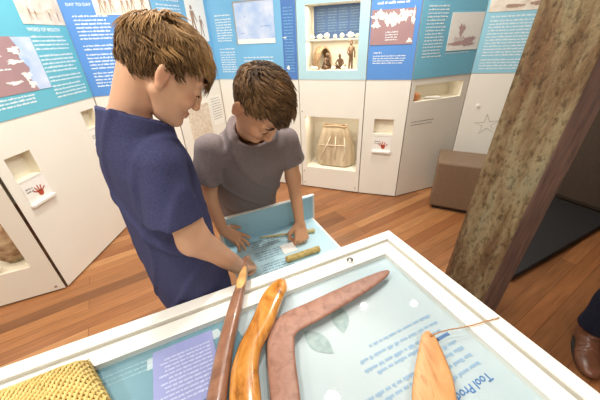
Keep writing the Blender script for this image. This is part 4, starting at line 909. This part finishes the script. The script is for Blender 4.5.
boy1 = dict(key='fair', trap=1, origin=EN(-.09, .93, 0), head=EN(.026, .872, 1.446), face=fc, up=uc, hs=1.0, neck=EN(-.104, .905, 1.305), neck_r=.05, rings=navy_rings, side=sb_, axis=UPZ,
    joints=[EN(-.09, .93, .02), rs1, re1, rw1, tip, ls1, lw1], skin=(222, 174, 142), blush=(216, 142, 116), lips=(202, 122, 110),
    arms=[dict(pts=[rs1, re1, rw1], r=[.05, .047, .029], sleeve=[rs1+sb_*.0, EN(-.052, .780, 1.13), EN(-.056, .770, 1.06)], sr=[.062, .068, .076], hand=dict(W=rw1, d=d1, dors=nrm(UPZ+.4*sb_), side=nrm(np.cross(d1, UPZ)*-1), s=1.05, curls=[(5, 8, 6), (45, 60, 40), (50, 65, 40), (55, 65, 40)], thumb=((.5, .8, -.35), (.1, .95, -.3), (-.2, .95, -.2)))),
          dict(pts=[ls1, le1, lw1], r=[.046, .040, .026], sleeve=[ls1, EN(-.138, 1.075, 1.11), EN(-.134, 1.08, 1.04)], sr=[.060, .062, .064], hand=dict(W=lw1, d=nrm(EN(.35, .0, -.9)), dors=-sb_, side=fb, s=.95, curls=[(15, 25, 15)]*4))],
    legs=[dict(pts=[EN(-.075, .93+q*.08, .74), EN(-.07, .93+q*.085, .43), EN(-.10, .93+q*.09, .075)], r=[.075, .05, .034], toe=fb, cloth=[EN(-.075, .93+q*.08, .74), EN(-.07, .93+q*.085, .42)], cr=[.078, .08]) for q in (-1, 1)],
    collar=EN(-.072, .905, 1.325), collar_n=nrm(.42*fb+.9*UPZ-.05*sb_), collar_r=.068, shirt_mat=M['navy_shirt'], bottom='shorts', bottom_mat=M['navy_shorts'], bs=.88, pelvis=EN(-.075, .93, .76), shoe_mat=M['sneaker'],
    wrinkle=lambda X, Y, Z: (-.008*np.maximum(0, np.sin(26*(Z+.9*X-.5*Y)+1.2*np.sin(7*Z)))**4*np.maximum(0, np.sin(9*X+11*Z+1)+.2)-.006*np.maximum(0, np.sin(44*(Z*.45-X+.6*Y)+2*np.sin(9*Z)))**4+.002*np.sin(13*Z+17*Y)),
    hair=dict(seed=3, n=3600, clumps=110, front=.40, nape=-.60, whorl=(-.62, .1, .75), side=.034, top=.070, fringe=.018, grav=.12, part=-.1, swirl=.35, wave=1.2, lift=.75, vol=.15, tip=.6, r=.0017, dark=(82, 58, 36), light=(182, 143, 94)))
person('boy in a navy T-shirt with light brown hair, pointing into the open drawer', boy1)
# boy in grey: behind the open drawer, bending over it
pit = math.radians(58); hb = hv(-90+24); fb = hv(-90); sd2 = hv(180)                       # sd2 = his right
fc = hb*math.cos(pit)-UPZ*math.sin(pit); uc = hb*math.sin(pit)+UPZ*math.cos(pit)
ax2 = nrm(EN(.288, 1.13, 1.15)-EN(.278, 1.372, .735)); A0 = EN(.278, 1.372, .72)
def r2(t, a, b, e=0.): return (A0+ax2*t+hv(0)*e, a, b)
grey_rings = [r2(0, .160, .112), r2(.12, .162, .112), r2(.25, .172, .112), r2(.36, .178, .108), r2(.43, .178, .098), r2(.475, .150, .095), r2(.51, .112, .09), r2(.545, .098, .085), r2(.60, .09, .08)]
rs = EN(.125, 1.13, 1.135); re = EN(.075, 1.17, .90); rw = EN(.105, 1.135, .735)
ls = EN(.45, 1.14, 1.105); le = EN(.485, 1.17, .90); lw = EN(.468, 1.075, .690)
dR = nrm(EN(.235, 1.085, .618)-rw); dL = nrm(EN(.455, 1.03, .630)-lw)
boy2 = dict(key='dark', origin=EN(.28, 1.37, 0), head=EN(.290, .935, 1.318), face=fc, up=uc, hs=1.02, neck=EN(.289, 1.09, 1.20), neck_r=.05, rings=grey_rings, side=sd2, axis=ax2,
    joints=[EN(.28, 1.37, .02), rs, re, rw, ls, le, lw, EN(.22, 1.05, .62), EN(.45, .98, .62)], skin=(212, 160, 124), blush=(190, 122, 94), lips=(170, 100, 84),
    arms=[dict(pts=[rs, re, rw], r=[.042, .036, .024], sleeve=[rs, rs*.6+re*.4+hv(180)*.012, rs*.42+re*.58+hv(180)*.018], sr=[.058, .060, .064], hand=dict(W=rw, d=dR, dors=nrm(UPZ+hv(-90)*.2), side=np.cross(UPZ, dR), s=1.02, curls=[(0, 12, 8), (8, 15, 10), (12, 20, 12), (12, 20, 12)], spread=(16, 4, -8, -20), thumb=((.8, .5, -.2), (.6, .75, -.2), (.5, .85, -.2)))),
          dict(pts=[ls, le, lw], r=[.042, .036, .024], sleeve=[ls, ls*.6+le*.4+hv(0)*.010, ls*.45+le*.55+hv(0)*.014], sr=[.056, .058, .062], hand=dict(W=lw, d=dL, dors=nrm(hv(-90)+.5*UPZ), side=hv(180), s=1.06, curls=[(55, 75, 45), (60, 80, 45), (65, 80, 45), (70, 80, 45)], spread=(4, 1, -2, -5), thumb=((.6, .6, -.4), (.0, .8, -.7), (-.6, .5, -.6))))],
    legs=[dict(pts=[EN(.28+q*.085, 1.385, .74), EN(.28+q*.09, 1.37, .42), EN(.28+q*.09, 1.40, .075)], r=[.072, .048, .033], toe=fb, cloth=[EN(.28+q*.085, 1.385, .74), EN(.28+q*.09, 1.375, .42)], cr=[.086, .082]) for q in (-1, 1)],
    collar=EN(.284, 1.085, 1.185), collar_n=nrm(UPZ*.80+hv(-90)*.6), collar_r=.072, shirt_mat=M['grey_shirt'], bottom='shorts', bottom_mat=M['tan_shorts'], pelvis=EN(.28, 1.385, .77), shoe_mat=M['sneaker'],
    wrinkle=lambda X, Y, Z: (-.008*np.maximum(0, np.sin(30*(Z*.7-.9*X+.3*Y)+1.5*np.sin(8*X)))**4*np.maximum(0, np.sin(10*X+9*Z)+.2)-.006*np.maximum(0, np.sin(42*(Z*.5+X)+2*np.sin(8*Z)))**4+.002*np.sin(14*Z-9*X)),
    hair=dict(seed=5, n=3000, clumps=120, front=.40, nape=-.55, whorl=(-.75, -.2, .6), side=.018, top=.055, fringe=.012, grav=.1, part=.3, swirl=.3, wave=.6, lift=.9, vol=.13, r=.0015, dark=(58, 40, 26), light=(136, 102, 66)))
person('boy in a grey T-shirt with dark brown hair, leaning over the open drawer', boy2)
# adult at the right edge: only a boot and a trouser leg reach into the picture
af = nrm([-.62, -.78, 0]); asd = np.array([af[1], -af[0], 0]); AO = np.array([1.59, .845, 0])
def AQ(s_, f_, z): return AO+asd*s_+af*f_+UPZ*z
pit = math.radians(20); fc = af*math.cos(pit)-UPZ*math.sin(pit); uc = af*math.sin(pit)+UPZ*math.cos(pit)
dn = nrm(UPZ*-1+af*.15)
person('adult in dark denim and brown leather boots standing at the right edge', dict(key='dark', origin=AO, head=AQ(0, .05, 1.58), face=fc, up=uc, hs=1.08, vox=.004, neck=AQ(0, 0, 1.42), neck_r=.055, side=asd, axis=UPZ, bs=1.15, 
    rings=[(AQ(0, 0, .80), .20, .15), (AQ(0, 0, 1.0), .175, .13), (AQ(0, 0, 1.2), .18, .125), (AQ(0, 0, 1.32), .19, .115), (AQ(0, 0, 1.38), .15, .10), (AQ(0, 0, 1.42), .11, .09), (AQ(0, 0, 1.46), .1, .085), (AQ(0, 0, 1.5), .1, .085)],
    joints=[AO, AQ(.25, .2, .7), AQ(-.25, .2, .7)], skin=(222, 178, 150), blush=(214, 150, 126), lips=(190, 110, 100),
    arms=[dict(pts=[AQ(q*.175, 0, 1.34), AQ(q*.21, -.02, 1.06), AQ(q*.2, .08, .84)], r=[.05, .04, .027], sleeve=[AQ(q*.175, 0, 1.34), AQ(q*.2, -.01, 1.2), AQ(q*.207, -.015, 1.12)], sr=[.062, .062, .064], hand=dict(W=AQ(q*.2, .08, .84), d=dn, dors=asd*q, side=af, s=1.05, curls=[(15, 25, 15)]*4)) for q in (1, -1)],
    legs=[dict(pts=[AQ(q*.09, 0, .84), AQ(q*.1, .01, .48), AQ(q*.11, -.01, .09)], r=[.085, .058, .04], toe=af, cloth=[AQ(q*.09, 0, .84), AQ(q*.1, .01, .48), AQ(q*.11, -.01, .10)], cr=[.098, .078, .066]) for q in (1, -1)],
    collar=AQ(0, .01, 1.435), collar_n=nrm(UPZ+.3*af), collar_r=.07, shirt_mat=M['white_top'], bottom='jeans', bottom_mat=M['jeans'], pelvis=AQ(0, 0, .88), shoe_mat=M['leather'], shoe=1.25, boot=.13,
    wrinkle=lambda X, Y, Z: .004*np.sin(30*Z+9*X)*np.sin(11*Y+4*Z),
    hair=dict(seed=9, n=1800, clumps=80, front=.42, nape=-.6, whorl=(-.4, .1, .9), side=.06, top=.09, fringe=.0, grav=.4, part=.2, swirl=.1, wave=.5, lift=.8, vol=.14, r=.002, dark=(50, 36, 28), light=(96, 70, 50))))

# ------------------------------------------------------------------ lamps
def lamp(x, y, label, power, size=.3):
    t = thing('ceiling_lamp', label, 'ceiling lamp', (x, y, ZC), 0, 'round ceiling lamps')
    MB().tube([(0, 0, -.03), (0, 0, 0)], [.075, .08], 24).build('housing', M['frame_white'], t)
    MB().tube([(0, 0, -.034), (0, 0, -.03)], [.032, .032], 24).build('diffuser', LAMPGLOW, t)
    ld = bpy.data.lights.new('lamp_light', 'AREA'); ld.shape = 'DISK'; ld.size = size; ld.energy = power; ld.color = (1, .96, .89)
    lo = bpy.data.objects.new('lamp_light', ld); COL.objects.link(lo); lo.parent = t; lo.location = (0, 0, -.06)
LAMPGLOW = emit_mat('lamp_glow', (1, .95, .86), 40)
for x, y, lab, pw, sz in ((.675, 2.2, 'round ceiling lamp over the ottoman side of the case', 32, .06), (1.25, 2.2, 'round ceiling lamp nearest the timber post', 10, .06), (.2, 1.25, 'round ceiling lamp above the drawer', 22, .12),
                      (-1.0, 1.7, 'round ceiling lamp in front of the blue panels', 46, .35), (-.7, .2, 'round ceiling lamp left above the case', 28, .35), (.5, -.7, 'round ceiling lamp behind the photographer', 26, .35), (-2.0, -.4, 'round ceiling lamp at the left rear', 36, .35)):
    lamp(x, y, lab, pw, sz)
def strip(par, u0, u1, d, z, pw, name='niche_light'):
    ld = bpy.data.lights.new(name, 'AREA'); ld.shape = 'RECTANGLE'; ld.size = u1-u0; ld.size_y = .04; ld.energy = pw; ld.color = (1, .93, .8)
    lo = bpy.data.objects.new(name, ld); COL.objects.link(lo); lo.parent = par; lo.location = ((u0+u1)/2, d, z)
strip(NA, .1, .54, .05, 1.725, 1.6); strip(NA, .1, .54, .05, 1.458, 2.0); strip(NA, .08, .58, .06, .79, 1.6); strip(NICHE0, .25, .85, .06, .65, 1.2); strip(NC, .08, .58, .05, 1.088, .25)
w = bpy.data.worlds.new('world'); SC.world = w; w.use_nodes = True; w.node_tree.nodes['Background'].inputs['Color'].default_value = (.9, .88, .85, 1); w.node_tree.nodes['Background'].inputs['Strength'].default_value = .3
vs_ = SC.view_settings; vs_.view_transform = 'Standard'; vs_.look = 'None'; vs_.gamma = 1; vs_.use_curve_mapping = False; vs_.exposure = -.45
SC.cycles.use_denoising = True
